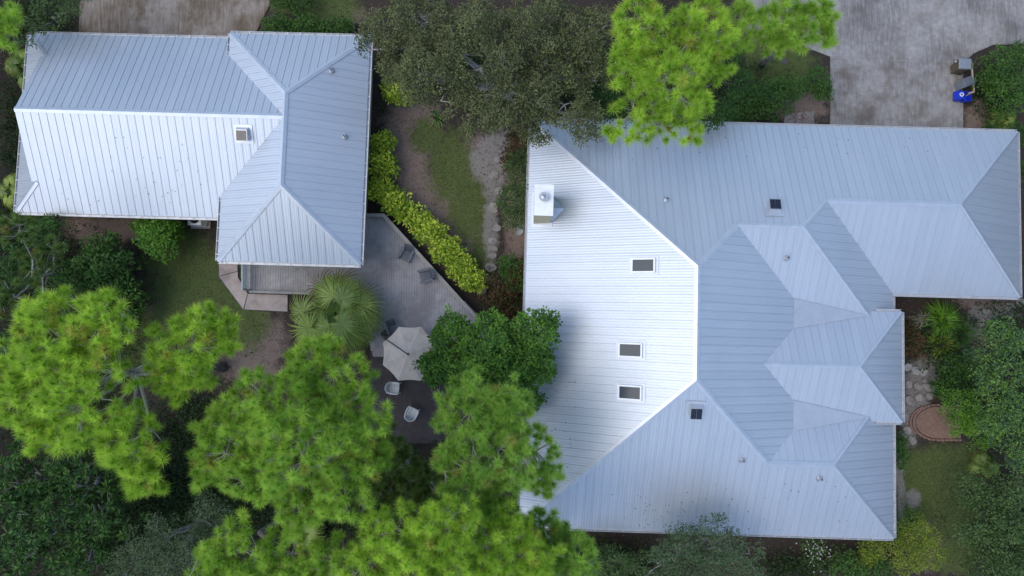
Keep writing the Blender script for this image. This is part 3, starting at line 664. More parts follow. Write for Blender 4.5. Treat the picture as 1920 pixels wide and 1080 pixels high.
def resin_chair(u, v, rz, label):
    e = empty('resin_chair', at(u, v, .24), rz); tag(e, label, 'chair', 'white resin chairs'); e.scale = (1.06,) * 3; mt = M['chair_white']
    # seat shell, front = +y
    n = 6; m = MB(); 
    for i in range(n):
        y0, y1 = -.24 + i * .085, -.24 + (i + 1) * .085 - .012; z0 = .40 + .03 * ((i - 2.5) / 2.5) ** 2
        m.box((0, (y0 + y1) / 2, z0), (.46, y1 - y0, .02))
    m.box((-.24, 0, .41), (.03, .5, .035)).box((.24, 0, .41), (.03, .5, .035)); m.build('seat', mt, e)
    m = MB(); prev = None
    for i in range(7):
        t = (i - 3) / 3; x_ = t * .24; y_ = -.30 + .09 * t * t; top = .86 - .10 * t * t
        m.bar((x_, y_ + .06, .42), (x_ * 1.02, y_ - .12, top), .058, .018)
    pr = [(t * .25, -.42 + .09 * t * t, .86 - .10 * t * t) for t in np.linspace(-1, 1, 9)]; m.tube(pr, .022, 6); m.build('backrest', mt, e)
    for sx in (-1, 1):
        m = MB(); a1 = [(sx * .25, -.33, .74), (sx * .30, -.15, .67), (sx * .31, .08, .65), (sx * .29, .25, .62)]
        for k in range(3): m.bar(a1[k], a1[k + 1], .065, .025)
        m.build('armrest', mt, e)
        MB().tube([(sx * .29, .25, .62), (sx * .27, .27, .4), (sx * .29, .29, 0)], [.026, .032, .024], 6).build('leg', mt, e)
        MB().tube([(sx * .24, -.24, .42), (sx * .28, -.34, 0)], [.03, .024], 6).build('leg', mt, e)
resin_chair(742, 726, math.radians(-95), 'white plastic armchair tucked against the umbrella edge')
resin_chair(775, 772, math.radians(-25), 'white plastic armchair standing alone south of the umbrella')
um = empty('cantilever_umbrella', at(765, 664, DZ)); tag(um, 'beige octagonal cantilever umbrella with dark arm over the deck', 'umbrella')
ca_ = at(765, 664, 2.95); oc = Vector(ca_) - Vector(um.location); rz0 = math.radians(22.5); RU = 1.6
V = [tuple(oc)]; Fc = []; nr = 6; na = 64
for i in range(1, nr + 1):
    t = i / nr
    for k in range(na):
        th = 2 * math.pi * k / na; ph = (th % (math.pi / 4)) - math.pi / 8; sag = math.cos(ph * 4)      # straight-edged panel between two ribs
        r = RU * t * math.cos(math.pi / 8) / math.cos(ph) * (1 - .035 * sag * t); z_ = -.60 * t ** 1.2 - .035 * sag * t * (1.25 - t)
        V.append((oc.x + r * math.cos(th + rz0), oc.y + r * math.sin(th + rz0), oc.z + z_))
for k in range(na): Fc.append((0, 1 + k, 1 + (k + 1) % na))
for i in range(nr - 1):
    for k in range(na): b0 = 1 + i * na; Fc.append((b0 + k, b0 + na + k, b0 + na + (k + 1) % na, b0 + (k + 1) % na))
me = bpy.data.meshes.new('canopy'); me.from_pydata(V, [], Fc); me.update()
link('canopy', me, M['canvas'], um)
for k in range(8):
    th = rz0 + 2 * math.pi * k / 8; MB().bar(oc + Vector((0, 0, -.03)), oc + Vector((RU * .97 * math.cos(th), RU * .97 * math.sin(th), -.64)), .02, .02).build('rib', M['bronze'], um)
MB().tube([oc + Vector((0, 0, -.02)), oc + Vector((0, 0, .12))], [.075, .06], 12).build('hub', M['bronze'], um)
mast = Vector(at(731, 628, DZ)) - Vector(um.location); mast.z = 0
MB().tube([mast, mast + Vector((0, 0, 2.75))], .045, 10).build('mast', M['bronze'], um)
MB().box(mast + Vector((0, 0, .05)), (.8, .8, .1), .7).build('base', M['dark'], um)
MB().bar(mast + Vector((0, 0, 2.72)), oc + Vector((0, 0, .1)), .06, .07).build('arm', M['bronze'], um)

# ------------------------------------------------------------------ bins, timber frame, air conditioner, dish
def wheelie(u, v, rz, body, lidm, label, name='wheeled_bin', w_=.6, d_=.68, h_=1.0):
    e = empty(name, at(u, v, .08), rz); tag(e, label, 'bin'); 
    b0 = [(-w_ * .40, -d_ * .36, .05), (w_ * .40, -d_ * .36, .05), (w_ * .40, d_ * .36, .05), (-w_ * .40, d_ * .36, .05)]
    t0 = [(-w_ / 2, -d_ / 2, h_), (w_ / 2, -d_ / 2, h_), (w_ / 2, d_ / 2, h_), (-w_ / 2, d_ / 2, h_)]
    MB().prism(b0, t0).build('body', body, e)
    m = MB(); m.prism([(-w_ / 2 - .02, -d_ / 2 - .03, h_ + .005), (w_ / 2 + .02, -d_ / 2 - .03, h_ + .005), (w_ / 2 + .02, d_ / 2 + .02, h_ + .005), (-w_ / 2 - .02, d_ / 2 + .02, h_ + .005)],
                      [(-w_ / 2 + .03, -d_ / 2 + .03, h_ + .08), (w_ / 2 - .03, -d_ / 2 + .03, h_ + .08), (w_ / 2 - .03, d_ / 2 - .03, h_ + .06), (-w_ / 2 + .03, d_ / 2 - .03, h_ + .06)]).build('lid', lidm, e)
    MB().tube([(-w_ * .38, d_ / 2 + .06, h_ - .03), (w_ * .38, d_ / 2 + .06, h_ - .03)], .018, 6).build('handle', body, e)
    for sx in (-1, 1): MB().tube([(sx * w_ * .36, d_ * .40, .12), (sx * (w_ * .36 + .06), d_ * .40, .12)], .12, 14).build('wheel', M['dark'], e)
    return e
bb = wheelie(1789, 132, math.radians(-92), M['bin_brown'], M['lid_grey'], 'brown wheeled bin with pale grey lid by the driveway edge')
MB().tube([(-.2, -.395, .8), (-.2, -.41, .8)], .05, 10).build('sticker', M['white'], bb)
wheelie(1797, 163, math.radians(-70), M['lid_grey'], M['bin_grey'], 'dark grey bin between the brown bin and blue recycling bin', 'wheeled_bin', .5, .58, .9)
rb = empty('recycling_bin', at(1799, 184, .08), math.radians(-2)); tag(rb, 'bright blue recycling bins with a white recycling mark by the driveway', 'bin')
def tub(root, name, cx, cy, z0, wx, wy, h, mat, tilt=None):
    m = MB(); t = .022; T = tilt or Matrix.Identity(3)
    o0 = [(-.42, -.42), (.42, -.42), (.42, .42), (-.42, .42)]; o1 = [(-.5, -.5), (.5, -.5), (.5, .5), (-.5, .5)]
    pt = lambda q, z, s=0: Vector((cx, cy, z0)) + T @ Vector((q[0] * (wx - s), q[1] * (wy - s), z))
    lo, hi, hin, loin = [pt(q, 0) for q in o0], [pt(q, h) for q in o1], [pt(q, h, .06) for q in o1], [pt(q, .03, .06) for q in o0]
    b = len(m.v); m.v += [tuple(q) for q in lo + hi + hin + loin]
    m.f.append((b + 3, b + 2, b + 1, b)); m.f.append((b + 12, b + 13, b + 14, b + 15))
    for i in range(4):
        j = (i + 1) % 4
        for r in range(3): m.f.append((b + r * 4 + i, b + r * 4 + j, b + r * 4 + 4 + j, b + r * 4 + 4 + i))
    return m.build(name, mat, root)
tub(rb, 'open_tub', .22, -.02, 0, .46, .6, .42, M['bin_blue'])
sb_ = tub(rb, 'tipped_tub', -.22, .02, .10, .42, .56, .40, M['bin_blue'], Matrix.Rotation(math.pi, 3, 'X') @ Matrix.Rotation(-.12, 3, 'Y'))
for v_ in sb_.data.vertices: v_.co.z += .42
zz = max(v_.co.z for v_ in sb_.data.vertices)
m = MB()                                                   # three chasing arrows
for k in range(3):
    th = math.pi / 2 + k * 2 * math.pi / 3; c = Vector((-.22, .02, zz + .022)); Rm = Matrix.Rotation(th, 3, 'Z')
    def q(x, y): return c + Rm @ Vector((x, y, 0))
    m.prism([q(.06, -.10) - Vector((0, 0, .03)), q(.10, -.10) - Vector((0, 0, .03)), q(.10, .03) - Vector((0, 0, .03)), q(.06, .03) - Vector((0, 0, .03))], [q(.06, -.10), q(.10, -.10), q(.10, .03), q(.06, .03)])
    m.prism([q(.035, .03) - Vector((0, 0, .03)), q(.125, .03) - Vector((0, 0, .03)), q(.08, .10) - Vector((0, 0, .03))], [q(.035, .03), q(.125, .03), q(.08, .10)])
m.build('recycling_mark', M['white'], rb)
tf = empty('timber_frame', at(1822, 145)); tag(tf, 'low raw timber rail frame standing behind the bins', 'timber frame')
W_ = [Vector(at(u, v, .75)) - Vector(tf.location) for u, v in ((1814, 116), (1821, 114), (1826, 172), (1816, 175))]
for i in range(3): MB().bar(W_[i], W_[i + 1] + Vector((0, 0, .003 * i)), .08, .06).build('rail', M['timber'], tf)
for q_ in W_[1:3]: MB().bar((q_.x, q_.y, -.1), (q_.x, q_.y, .72), .09, .09).build('post', M['timber'], tf)
ac = empty('air_conditioner', at(378, 414, 0)); tag(ac, 'pale air-conditioning unit under the guest house eave', 'air conditioner')
MB().box((0, 0, .06), (1.15, .95, .12)).build('base_slab', M['slab'], ac)
m = MB()
for sx in (-1, 1): m.box((sx * .37, 0, .5), (.03, .74, .76)); m.box((0, sx * .37, .5), (.71, .03, .76))
m.build('casing', M['white'], ac)
m = MB(); ring = [(.36 * x_, .36 * y_) for x_, y_ in ((-1, -1), (1, -1), (1, 1), (-1, 1))]
for k in range(24):
    t0, t1 = 2 * math.pi * k / 24, 2 * math.pi * (k + 1) / 24
    f_ = lambda t: (.385 * math.cos(t) / max(abs(math.cos(t)), abs(math.sin(t))), .385 * math.sin(t) / max(abs(math.cos(t)), abs(math.sin(t))))
    i0_, i1_ = (.3 * math.cos(t0), .3 * math.sin(t0)), (.3 * math.cos(t1), .3 * math.sin(t1)); e0, e1 = f_(t0), f_(t1)
    m.poly([(*i0_, .90), (*e0, .90), (*e1, .90), (*i1_, .90)])
m.build('top_panel', M['white'], ac)
m = MB()
for k in range(4): m.box((.13 * math.cos(k * math.pi / 2), .13 * math.sin(k * math.pi / 2), .8), (.25, .12, .02), k * math.pi / 2, Matrix.Rotation(.4, 3, 'X'))
m.tube([(0, 0, .3), (0, 0, .84)], .07, 10).build('fan', M['dark'], ac)
m = MB()
for rr in (.1, .17, .24, .295): m.tube([(rr * math.cos(t), rr * math.sin(t), .905) for t in np.linspace(0, 2 * math.pi, 25)], .006, 4, False)
m.build('fan_grille', M['dark'], ac)
sd_ = empty('satellite_dish', at(971, 436, 0)); tag(sd_, 'small grey satellite dish on a post beside the main house wall', 'satellite dish')
MB().tube([(0, 0, -.1), (0, 0, 1.5)], .03, 8).build('post', M['vent'], sd_)
V = []; Fc = []; k = Matrix.Rotation(.75, 3, Vector((.5, 1, 0)).normalized())
for i in range(5):
    for j in range(20):
        r = .34 * (i + .02) / 4; t = 2 * math.pi * j / 20; V.append(tuple(Vector((0, 0, 1.55)) + k @ Vector((r * math.cos(t), r * math.sin(t) * 1.1, r * r * .9))))
for i in range(4):
    for j in range(20): Fc.append((i * 20 + j, (i + 1) * 20 + j, (i + 1) * 20 + (j + 1) % 20, i * 20 + (j + 1) % 20))
me = bpy.data.meshes.new('reflector'); me.from_pydata(V, [], Fc); link('reflector', me, M['gutter'], sd_)
MB().bar((0, 0, 1.5), Vector((0, 0, 1.55)) + k @ Vector((.1, .1, .42)), .03, .03).build('feed_arm', M['vent'], sd_)

# ------------------------------------------------------------------ vegetation builders
def unit(v): return v / np.maximum(np.linalg.norm(v, axis=-1, keepdims=True), 1e-9)
def needles(O, D, S, n, wid, tint):
    T = len(O); g = unit(R.normal(size=(T, n, 3)))
    d = unit(g + D[:, None, :] * .75); d[..., 2] -= .08; d = unit(d)
    ln = S[:, None] * R.uniform(.72, 1.1, (T, n)); root = O[:, None, :] - D[:, None, :] * (R.uniform(0, .55, (T, n)) * S[:, None])[..., None]
    pr = unit(np.cross(d, unit(R.normal(size=(T, n, 3))))) * wid / 2
    V = np.stack([root - pr, root + pr, root + d * ln[..., None]], 2).reshape(-1, 3)
    tt = np.clip(tint[:, None] + R.normal(0, .16, (T, n)), 0, 1); tv = np.clip(np.repeat(tt.ravel(), 3).reshape(-1, 3) + np.array((-.22, -.22, .2)), 0, 1)
    br = (tint > 1.5)[:, None] & (R.uniform(size=(T, n)) < .7) | (R.uniform(size=(T, n)) < .02); tv[br.ravel()] = R.uniform(1.6, 2.2, (br.sum(), 1)); tv = tv.ravel()
    return V, np.arange(len(V)).reshape(-1, 3), tv
def leaves(O, D, Ln, Wd_, tint, fold=.25):
    """one folded diamond leaf per row: base O, direction D"""
    n = len(O); side = unit(np.cross(D, np.array((0, 0, 1.0)) + R.normal(0, .35, (n, 3)))); up = unit(np.cross(side, D))
    L_ = Ln[:, None]; w = Wd_[:, None]
    b = O; t = O + D * L_ - up * (L_ * .12); l = O + D * L_ * .5 - side * w / 2 + up * w * fold; r = O + D * L_ * .5 + side * w / 2 + up * w * fold
    V = np.stack([b, r, t, l], 1).reshape(-1, 3); i = np.arange(n)[:, None] * 4
    F = np.concatenate([i + np.array((0, 1, 2)), i + np.array((0, 2, 3))], 0)
    return V, F, np.repeat(np.clip(tint, 0, 1), 4)
def spread(lobe, spacing, layers, clump=1.0, gap=-.95):
    """tip positions through the upper shell of an irregular flattened lobe"""
    cx, cy, cz, rx, ry, rz = lobe; out = []; ph = R.uniform(0, 6.28, 3)
    for k in range(layers):
        n = int(3.2 * rx * ry / spacing ** 2 / (1 + .25 * k)) + 3
        th = R.uniform(0, 2 * np.pi, n); rho = np.sqrt(R.uniform(0, 1, n))
        lim = .86 + .10 * np.sin(3 * th + ph[0]) + .09 * np.sin(5 * th + ph[1]) + .06 * np.sin(9 * th + ph[2])
        x = rho * lim * np.cos(th); y = rho * lim * np.sin(th)
        q = [];
        for i in range(n):
            if all((x[i] - a_) ** 2 * rx * rx + (y[i] - b_) ** 2 * ry * ry > (spacing * .62) ** 2 for a_, b_, _ in q): q.append((x[i], y[i], rho[i]))
        q = np.array(q); dome = np.sqrt(np.maximum(0, 1 - q[:, 2] ** 2))
        z = rz * (dome * (1 - .55 * k / max(1, layers - 1 + 1e-9)) - .25 * k) + R.normal(0, rz * .12, len(q))
        wx, wy = q[:, 0] * rx + cx, q[:, 1] * ry + cy; fr = 4.2 / clump
        nz = np.sin(wx * fr + ph[0]) * np.sin(wy * fr * 1.1 + ph[1]) + .6 * np.sin(wx * fr * .53 - wy * fr * .61 + ph[2]); z = z + .32 * nz * min(rz, clump)
        q = q[nz > gap]; z = z[nz > gap]
        out.append(np.stack([cx + q[:, 0] * rx, cy + q[:, 1] * ry, cz + z], -1))
    return np.vstack(out)
def lobes_of(spec, flat=.55):
    o = []
    for s in spec:
        u, v, z, r = s[:4]; c = at(u, v, z); m_ = px2m(r, z); o.append((c[0], c[1], z - m_ * flat * .4, m_, m_ * (s[4] if len(s) > 4 else 1), m_ * flat))
    return o
def limb(mb, a, b, r0, r1, sag=.0, n=5, k=6):
    a, b = np.array(a), np.array(b); L_ = np.linalg.norm(b - a); off = R.normal(0, .045 * L_, (n + 1, 3)); off[0] = off[-1] = 0
    pts = [a + (b - a) * (i / n) + off[i] * .5 + np.array((0, 0, -sag * 4 * (i / n) * (1 - i / n))) for i in range(n + 1)]
    mb.tube(pts, [r0 + (r1 - r0) * i / n for i in range(n + 1)], k)
    return pts
def tree_root(name, label, cat, lobes, base=None, group=None):
    c = np.mean([l[:3] for l in lobes], 0) if base is None else at(*base, 0)
    e = empty(name, (c[0], c[1], 0)); tag(e, label, cat, group); return e, np.array((c[0], c[1], 0.0))
def finish_leaf(name, parts, mat, root, off):
    V, Fs, Ts, b = [], [], [], 0
    for v, f, t in parts: V.append(v - off); Fs.append(f + b); Ts.append(t); b += len(v)
    link(name, np_mesh(name, np.vstack(V), np.vstack(Fs), np.concatenate(Ts)), mat, root)
def pine(label, spec, mat, base=None, spacing=.43, layers=3, n=170, size=.40, trunk_r=.2, bark='bark'):
    lb = lobes_of([(q[0], q[1], q[2], q[3] * 1.09) + tuple(q[4:]) for q in spec], .42); e, off = tree_root('pine_tree', label, 'tree', lb, base)
    top = max(lb, key=lambda l: l[2]); tb = MB(); c0 = np.mean([l[:3] for l in lb], 0)
    tt = np.array((c0[0] * .7 + top[0] * .3, c0[1] * .7 + top[1] * .3, top[2] - .1)) - off
    zs = min(l[2] for l in lb); n_ = 7
    bend = R.normal(0, .22, (n_ + 1, 3)); bend[0] = 0; bend[-1] = 0; bend[:, 2] = 0
    tp = [np.array((0, 0, -.2)) + (tt - np.array((0, 0, -.2))) * (i / n_) + bend[i] for i in range(n_ + 1)]
    tb.tube(tp, [trunk_r * (1.15 - .95 * i / n_) for i in range(n_ + 1)], 9); tb.build('trunk', M[bark], e, True)
    br = MB(); tips = []
    for l in lb:
        c = np.array(l[:3]) - off; f = max(.45, min(.97, (c[2] - 1.6 - .15 * np.linalg.norm(c[:2] - tt[:2])) / max(tt[2], 1))); i = f * n_; s = tp[int(i)] + (tp[min(n_, int(i) + 1)] - tp[int(i)]) * (i % 1)
        lp = limb(br, s, c - np.array((0, 0, l[5] * .3)), trunk_r * .3, .045, .25, 6, 7)
        P_ = spread(l, spacing, layers, .9, -.95); tips.append(P_)
        hubs = [c + np.array((l[3] * np.clip(R.normal(0, .36), -.55, .55), l[4] * np.clip(R.normal(0, .36), -.55, .55), R.uniform(-.3, .15) * l[5])) for _ in range(6)]
        for hb in hubs: limb(br, lp[-1], hb, .04, .022, .05, 4, 5)
        hubs = np.array(hubs)
        for q in P_[R.uniform(size=len(P_)) < .75]:
            q = q - off; hb = hubs[np.argmin(((hubs - q) ** 2).sum(1))]; limb(br, hb, q - np.array((0, 0, .06)), .024, .012, .12, 3, 4)
    br.build('branches', M['twig'], e, True)
    P_ = np.vstack(tips); lc = np.array([l[:3] for l in lb]); near = lc[np.argmin(((P_[:, None, :2] - lc[None, :, :2]) ** 2).sum(-1), 1)]
    D = unit(unit(P_ - near + 1e-6) * .7 + np.array((0, 0, .8)) + R.normal(0, .25, P_.shape))
    S = R.uniform(.8, 1.15, len(P_)) * size
    finish_leaf('crown', [needles(P_, D, S, n, .022, np.where(R.uniform(size=len(P_)) < .04, 2.0, np.clip(R.normal(.45, .3, len(P_)), 0, 1)))], mat, e, off)
    return e
def broadleaf(name, label, spec, mat, cat='tree', base=None, spacing=.28, layers=3, per=24, ln=.13, wd=.07, flat=.6, trunk_r=.14, rad=.22, bark='bark_dark', group=None, droop=0.0, part=('trunk', 'crown'), clump=1.15, gap=-.62):
    lb = lobes_of(spec, flat); e, off = tree_root(name, label, cat, lb, base, group)
    br = MB(); tips = []; cm = np.mean([l[:3] for l in lb], 0) - off
    fork = np.array((cm[0] * .5, cm[1] * .5, max(.1, min(l[2] - l[5] for l in lb) * .55)))
    limb(br, (0, 0, -.15), fork, trunk_r, trunk_r * .8, 0, 5, 8)
    for l in lb:
        c = np.array(l[:3]) - off; lp = limb(br, fork, c - np.array((0, 0, .2 * l[5])), trunk_r * .55, trunk_r * .25, 0, 5, 6)
        P_ = spread(l, spacing, layers, clump, gap); tips.append(P_)
        hubs = np.array([c + np.array((l[3] * np.clip(R.normal(0, .36), -.55, .55), l[4] * np.clip(R.normal(0, .36), -.55, .55), R.uniform(-.2, .25) * l[5])) for _ in range(6)])
        for hb in hubs: limb(br, lp[-2], hb, trunk_r * .25, trunk_r * .12, 0, 3, 5)
        for q in P_[R.uniform(size=len(P_)) < .08]:
            q = q - off; hb = hubs[np.argmin(((hubs - q) ** 2).sum(1))]; limb(br, hb, q, trunk_r * .1 + .004, .006, 0, 3, 4)
    br.build(part[0], M[bark], e, True)
    P_ = np.vstack(tips); k = len(P_); ct = np.clip(R.normal(.42, .22, k), 0, 1)
    C = np.repeat(P_, per, 0); g = unit(R.normal(size=C.shape)); g[:, 2] = np.abs(g[:, 2]) * .9 - .25; g = unit(g)
    O = C + g * R.uniform(.05, 1, (len(C), 1)) ** .6 * rad; O[:, 2] -= 0
    D = unit(g + R.normal(0, .45, C.shape) - np.array((0, 0, droop)))
    finish_leaf(part[1], [leaves(O, D, R.uniform(.75, 1.2, len(C)) * ln, R.uniform(.8, 1.15, len(C)) * wd, np.repeat(ct, per) + R.normal(0, .2, len(C)))], mat, e, off)
    return e
def shrub(label, spec, mat, name='shrub', **kw):
    d = dict(cat='shrub', spacing=.24, layers=3, per=16, ln=.13, wd=.065, flat=.75, trunk_r=.04, rad=.16, part=('stem', 'foliage'), clump=.55, gap=-.75); d.update(kw)
    return broadleaf(name, label, spec, mat, **d)
def frond_mesh(name, nl, petiole, ll, droop, bend, seed, span=290):
    r = np.random.default_rng(seed); V, Fc, T = [], [], []; cb, sb = math.cos(bend), math.sin(bend); t0 = r.uniform(-.2, .2)
    y = np.linspace(0, petiole, 4)
    for i in range(3):
        b = len(V); V.extend([(-.022, y[i], 0), (.022, y[i], 0), (.018, y[i + 1], 0), (-.018, y[i + 1], 0)]); Fc.extend([(b, b + 1, b + 2), (b, b + 2, b + 3)]); T.extend([.55] * 4)
    for k in range(nl):
        th = (k / (nl - 1) - .5) * math.radians(span) + r.normal(0, .03); L_ = ll * (.82 + .18 * math.cos(th * .6)) * r.uniform(.85, 1.08); tv = .42 + t0 + r.uniform(-.14, .14)
        d = np.array((math.sin(th), math.cos(th), 0)); s_ = np.array((math.cos(th), -math.sin(th), 0)); w = .03; pr = None; tw = r.normal(0, .5)
        for j in range(6):
            t = j / 5; c = d * L_ * t + np.array((0, 0, .16 * abs(math.sin(th)) * t - droop * max(0, t - .25) ** 2 * L_ * 1.6)); ww = w * (.3 + 1.6 * t if t < .4 else .94 * ((1 - t) / .6) ** .8)
            sd = s_ * math.cos(tw * t) + np.array((0, 0, math.sin(tw * t)))
            cur = [c - sd * ww, c + sd * ww]
            cur = [np.array((q[0], petiole + q[1] * cb + q[2] * sb, -q[1] * sb + q[2] * cb)) for q in cur]
            if pr is not None:
                b = len(V); V.extend([pr[0], pr[1], cur[1], cur[0]]); Fc.append((b, b + 1, b + 2)); Fc.append((b, b + 2, b + 3)); T.extend([min(1, max(0, tv + .3 * t - .15))] * 4)
            pr = cur
    return np_mesh(name, np.array(V, float), np.array(Fc), np.array(T))
def fan_palm(label, u, v, z, r_px, count, trunk=True, dead=6, name='fan_palm'):
    c = at(u, v, z); e = empty(name, (c[0], c[1], 0)); tag(e, label, 'palm'); Rm = px2m(r_px, z)
    if trunk: MB().tube([(0, 0, -.2), (.05, 0, z * .4), (0, .04, z - .62 - Rm * .25)], [.24, .19, .21], 12).build('trunk', M['bark_dark'], e, True)
    cls = [(62, .7, .14), (52, .75, .42), (30, .6, .5), (8, .45, .52), (-14, .4, .5)]; nl = 40
    ms = [[frond_mesh('frond', nl, Rm * pt_, Rm * .47, .55 + .2 * i, bn, 30 + i * 7 + q_) for q_ in range(3)] for i, (_, bn, pt_) in enumerate(cls)]
    dm = frond_mesh('dry_frond', 22, Rm * .5, Rm * .42, 1.0, .5, 55)
    for k in range(count):
        f = k / (count - 1); ci = min(4, int(f ** .85 * 5)); el = math.radians(cls[ci][0] + random.uniform(-9, 9)); az = k * 2.39996 + random.uniform(-.55, .55)
        o = link('frond', random.choice(ms[ci]), L['palm'], e); o.location = (0, 0, z - .5 - Rm * .25 + random.uniform(-.1, .1)); o.rotation_euler = (Matrix.Rotation(az, 3, 'Z') @ Matrix.Rotation(el, 3, 'X') @ Matrix.Rotation(random.uniform(-.35, .35), 3, 'Y')).to_euler(); s_ = random.uniform(.82, 1.08); o.scale = (s_,) * 3
    for k in range(dead):
        o = link('dry_frond', dm, L['palm_dead'], e); o.location = (0, 0, z - .7 - Rm * .25); o.rotation_euler = (Matrix.Rotation(k * 2.4 + .5, 3, 'Z') @ Matrix.Rotation(math.radians(random.uniform(-25, 25)), 3, 'X')).to_euler()
    return e
def fountain(label, u, v, r_px, count, mat, h=.7, name='ornamental_grass', cat='plant', w=.03, dens=1):
    c = at(u, v, 0); e = empty(name, (c[0], c[1], 0)); tag(e, label, cat); Rm = px2m(r_px, .5); V, Fc, T = [], [], []
    for k in range(count):
        az = R.uniform(0, 6.283); L_ = Rm * R.uniform(.55, 1.1); hh = h * R.uniform(.6, 1.1); d = np.array((math.cos(az), math.sin(az), 0)); s = np.array((-d[1], d[0], 0)); pr = None; tv = R.uniform(.1, .9); o = np.append(R.normal(0, .08, 2), 0)
        for j in range(5):
            t = j / 4; cpt = o + d * L_ * t + np.array((0, 0, hh * math.sin(min(1, t * 1.15) * 2.3))); ww = w * (1 - t * .92); cur = (cpt - s * ww, cpt + s * ww)
            if pr: b = len(V); V.extend([pr[0], pr[1], cur[1], cur[0]]); Fc += [(b, b + 1, b + 2), (b, b + 2, b + 3)]; T += [tv] * 4
            pr = cur
    link('leaf_blades', np_mesh('leaf_blades', np.array(V), np.array(Fc), np.array(T)), mat, e); return e

# ------------------------------------------------------------------ pines
pine('tall bright pine filling the left edge, pale forked limbs showing at its heart', [(100, 640, 14, 95), (185, 610, 14.3, 62), (50, 740, 13.5, 80), (150, 740, 14.2, 95), (235, 830, 13.2, 70), (265, 890, 12.6, 42), (90, 810, 13, 50), (350, 650, 13, 78), (320, 705, 12.6, 55), (410, 625, 12.6, 42), (20, 690, 13, 60)], L['pine_bright'], base=(420, 690), trunk_r=.26)
pine('broad pine in front of the fan palm, left of the umbrella', [(610, 705, 11.5, 80), (510, 760, 12.5, 80), (425, 820, 12, 72), (560, 840, 13.2, 95), (655, 790, 12, 75), (470, 890, 12, 62), (640, 910, 12, 75), (560, 950, 11, 60), (390, 885, 11, 40), (690, 850, 11, 45)], L['pine'], base=(620, 740), trunk_r=.26)
pine('pine overhanging the southwest corner of the main roof', [(880, 770, 10.6, 72), (950, 765, 10.8, 58), (935, 845, 11.2, 80), (865, 885, 10.8, 55), (1005, 850, 10, 52), (1025, 905, 9.4, 34), (930, 925, 9.8, 45), (900, 960, 9, 30)], L['pine_mid'], base=(930, 760), trunk_r=.2)
pine('pine cut by the bottom edge below the deck clearing', [(750, 1010, 12, 72), (840, 995, 12.4, 62), (810, 1065, 12, 85), (920, 1040, 11.2, 62), (690, 1060, 11.4, 50), (890, 1090, 11, 60), (960, 1000, 10.6, 50), (1000, 1060, 10.6, 50)], L['pine_bright'], base=(830, 900))
pine('small pine with pale twigs at the southwest gutter corner', [(1020, 985, 8.4, 34), (1060, 1010, 8, 30), (980, 1000, 8, 32), (1080, 1060, 9.5, 52), (1030, 1060, 9, 45)], L['pine_mid'], base=(1030, 960), trunk_r=.14)
pine('pine at the bottom edge, left of the bottom centre', [(440, 1035, 10.6, 62), (400, 1085, 10.6, 62), (540, 1045, 10, 62), (620, 1060, 10, 55), (500, 1090, 10, 50)], L['pine'], base=(520, 960))
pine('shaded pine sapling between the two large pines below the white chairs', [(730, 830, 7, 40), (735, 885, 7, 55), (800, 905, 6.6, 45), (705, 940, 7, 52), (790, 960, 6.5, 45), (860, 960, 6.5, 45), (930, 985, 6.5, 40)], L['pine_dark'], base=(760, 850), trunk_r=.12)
pine('bright pine leaning over the north eave of the main house', [(1205, 45, 13, 62), (1190, 125, 12.6, 55), (1275, 150, 13, 72), (1205, 215, 11.6, 58), (1285, 222, 11.4, 50), (1320, 50, 12.6, 66), (1340, 120, 12, 40), (1150, 240, 10, 22)], L['pine_bright'], base=(1240, 260), trunk_r=.25)
pine('pine branch crown reaching over the concrete driveway top right', [(1400, 45, 11.6, 48), (1465, 30, 12, 50), (1520, 50, 12, 46), (1550, 70, 11.6, 26), (1540, 15, 12, 36), (1450, 75, 11.4, 30)], L['pine'], base=(1430, 120), trunk_r=.18)
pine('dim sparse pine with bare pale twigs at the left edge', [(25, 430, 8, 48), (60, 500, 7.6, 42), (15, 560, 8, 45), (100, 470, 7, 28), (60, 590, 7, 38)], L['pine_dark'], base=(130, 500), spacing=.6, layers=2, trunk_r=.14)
pine('pine tip poking into the top left corner', [(10, 35, 10, 30), (-20, 70, 10, 40)], L['pine'], base=(-30, 80), trunk_r=.15)
# ------------------------------------------------------------------ broadleaf trees
broadleaf('oak_tree', 'big dusky live oak spreading between the two roofs at the top', [(715, 60, 7.6, 52), (790, 35, 8.6, 72), (815, 140, 8.4, 78), (900, 80, 9.2, 90), (925, 185, 8.2, 72), (1000, 50, 8.8, 80), (1035, 170, 7.8, 78), (1095, 70, 8.2, 70), (1095, 225, 6.8, 42), (740, 125, 6.6, 38), (1010, 240, 6.6, 36), (1120, 140, 7, 40)], L['oak'], base=(950, 180), spacing=.28, per=30, ln=.12, wd=.065, trunk_r=.32, rad=.26, bark='twig', clump=1.7, gap=-.75)
broadleaf('oak_tree', 'rounded green oak against the south gutter at the bottom edge', [(1280, 1035, 5.6, 52), (1345, 1020, 5.8, 52), (1400, 1055, 5.4, 42), (1240, 1065, 5.2, 40), (1320, 1080, 5.4, 60)], L['oak_grey'], base=(1310, 1000), spacing=.28, ln=.11, wd=.055, trunk_r=.16, bark='twig')
broadleaf('oak_tree', 'low dark oak in shade at the bottom edge, right of the corner pine', [(1150, 1060, 4, 42), (1195, 1070, 3.6, 36), (1110, 1085, 4, 40)], L['oak_green'], base=(1160, 1030), spacing=.3, ln=.10, wd=.05)
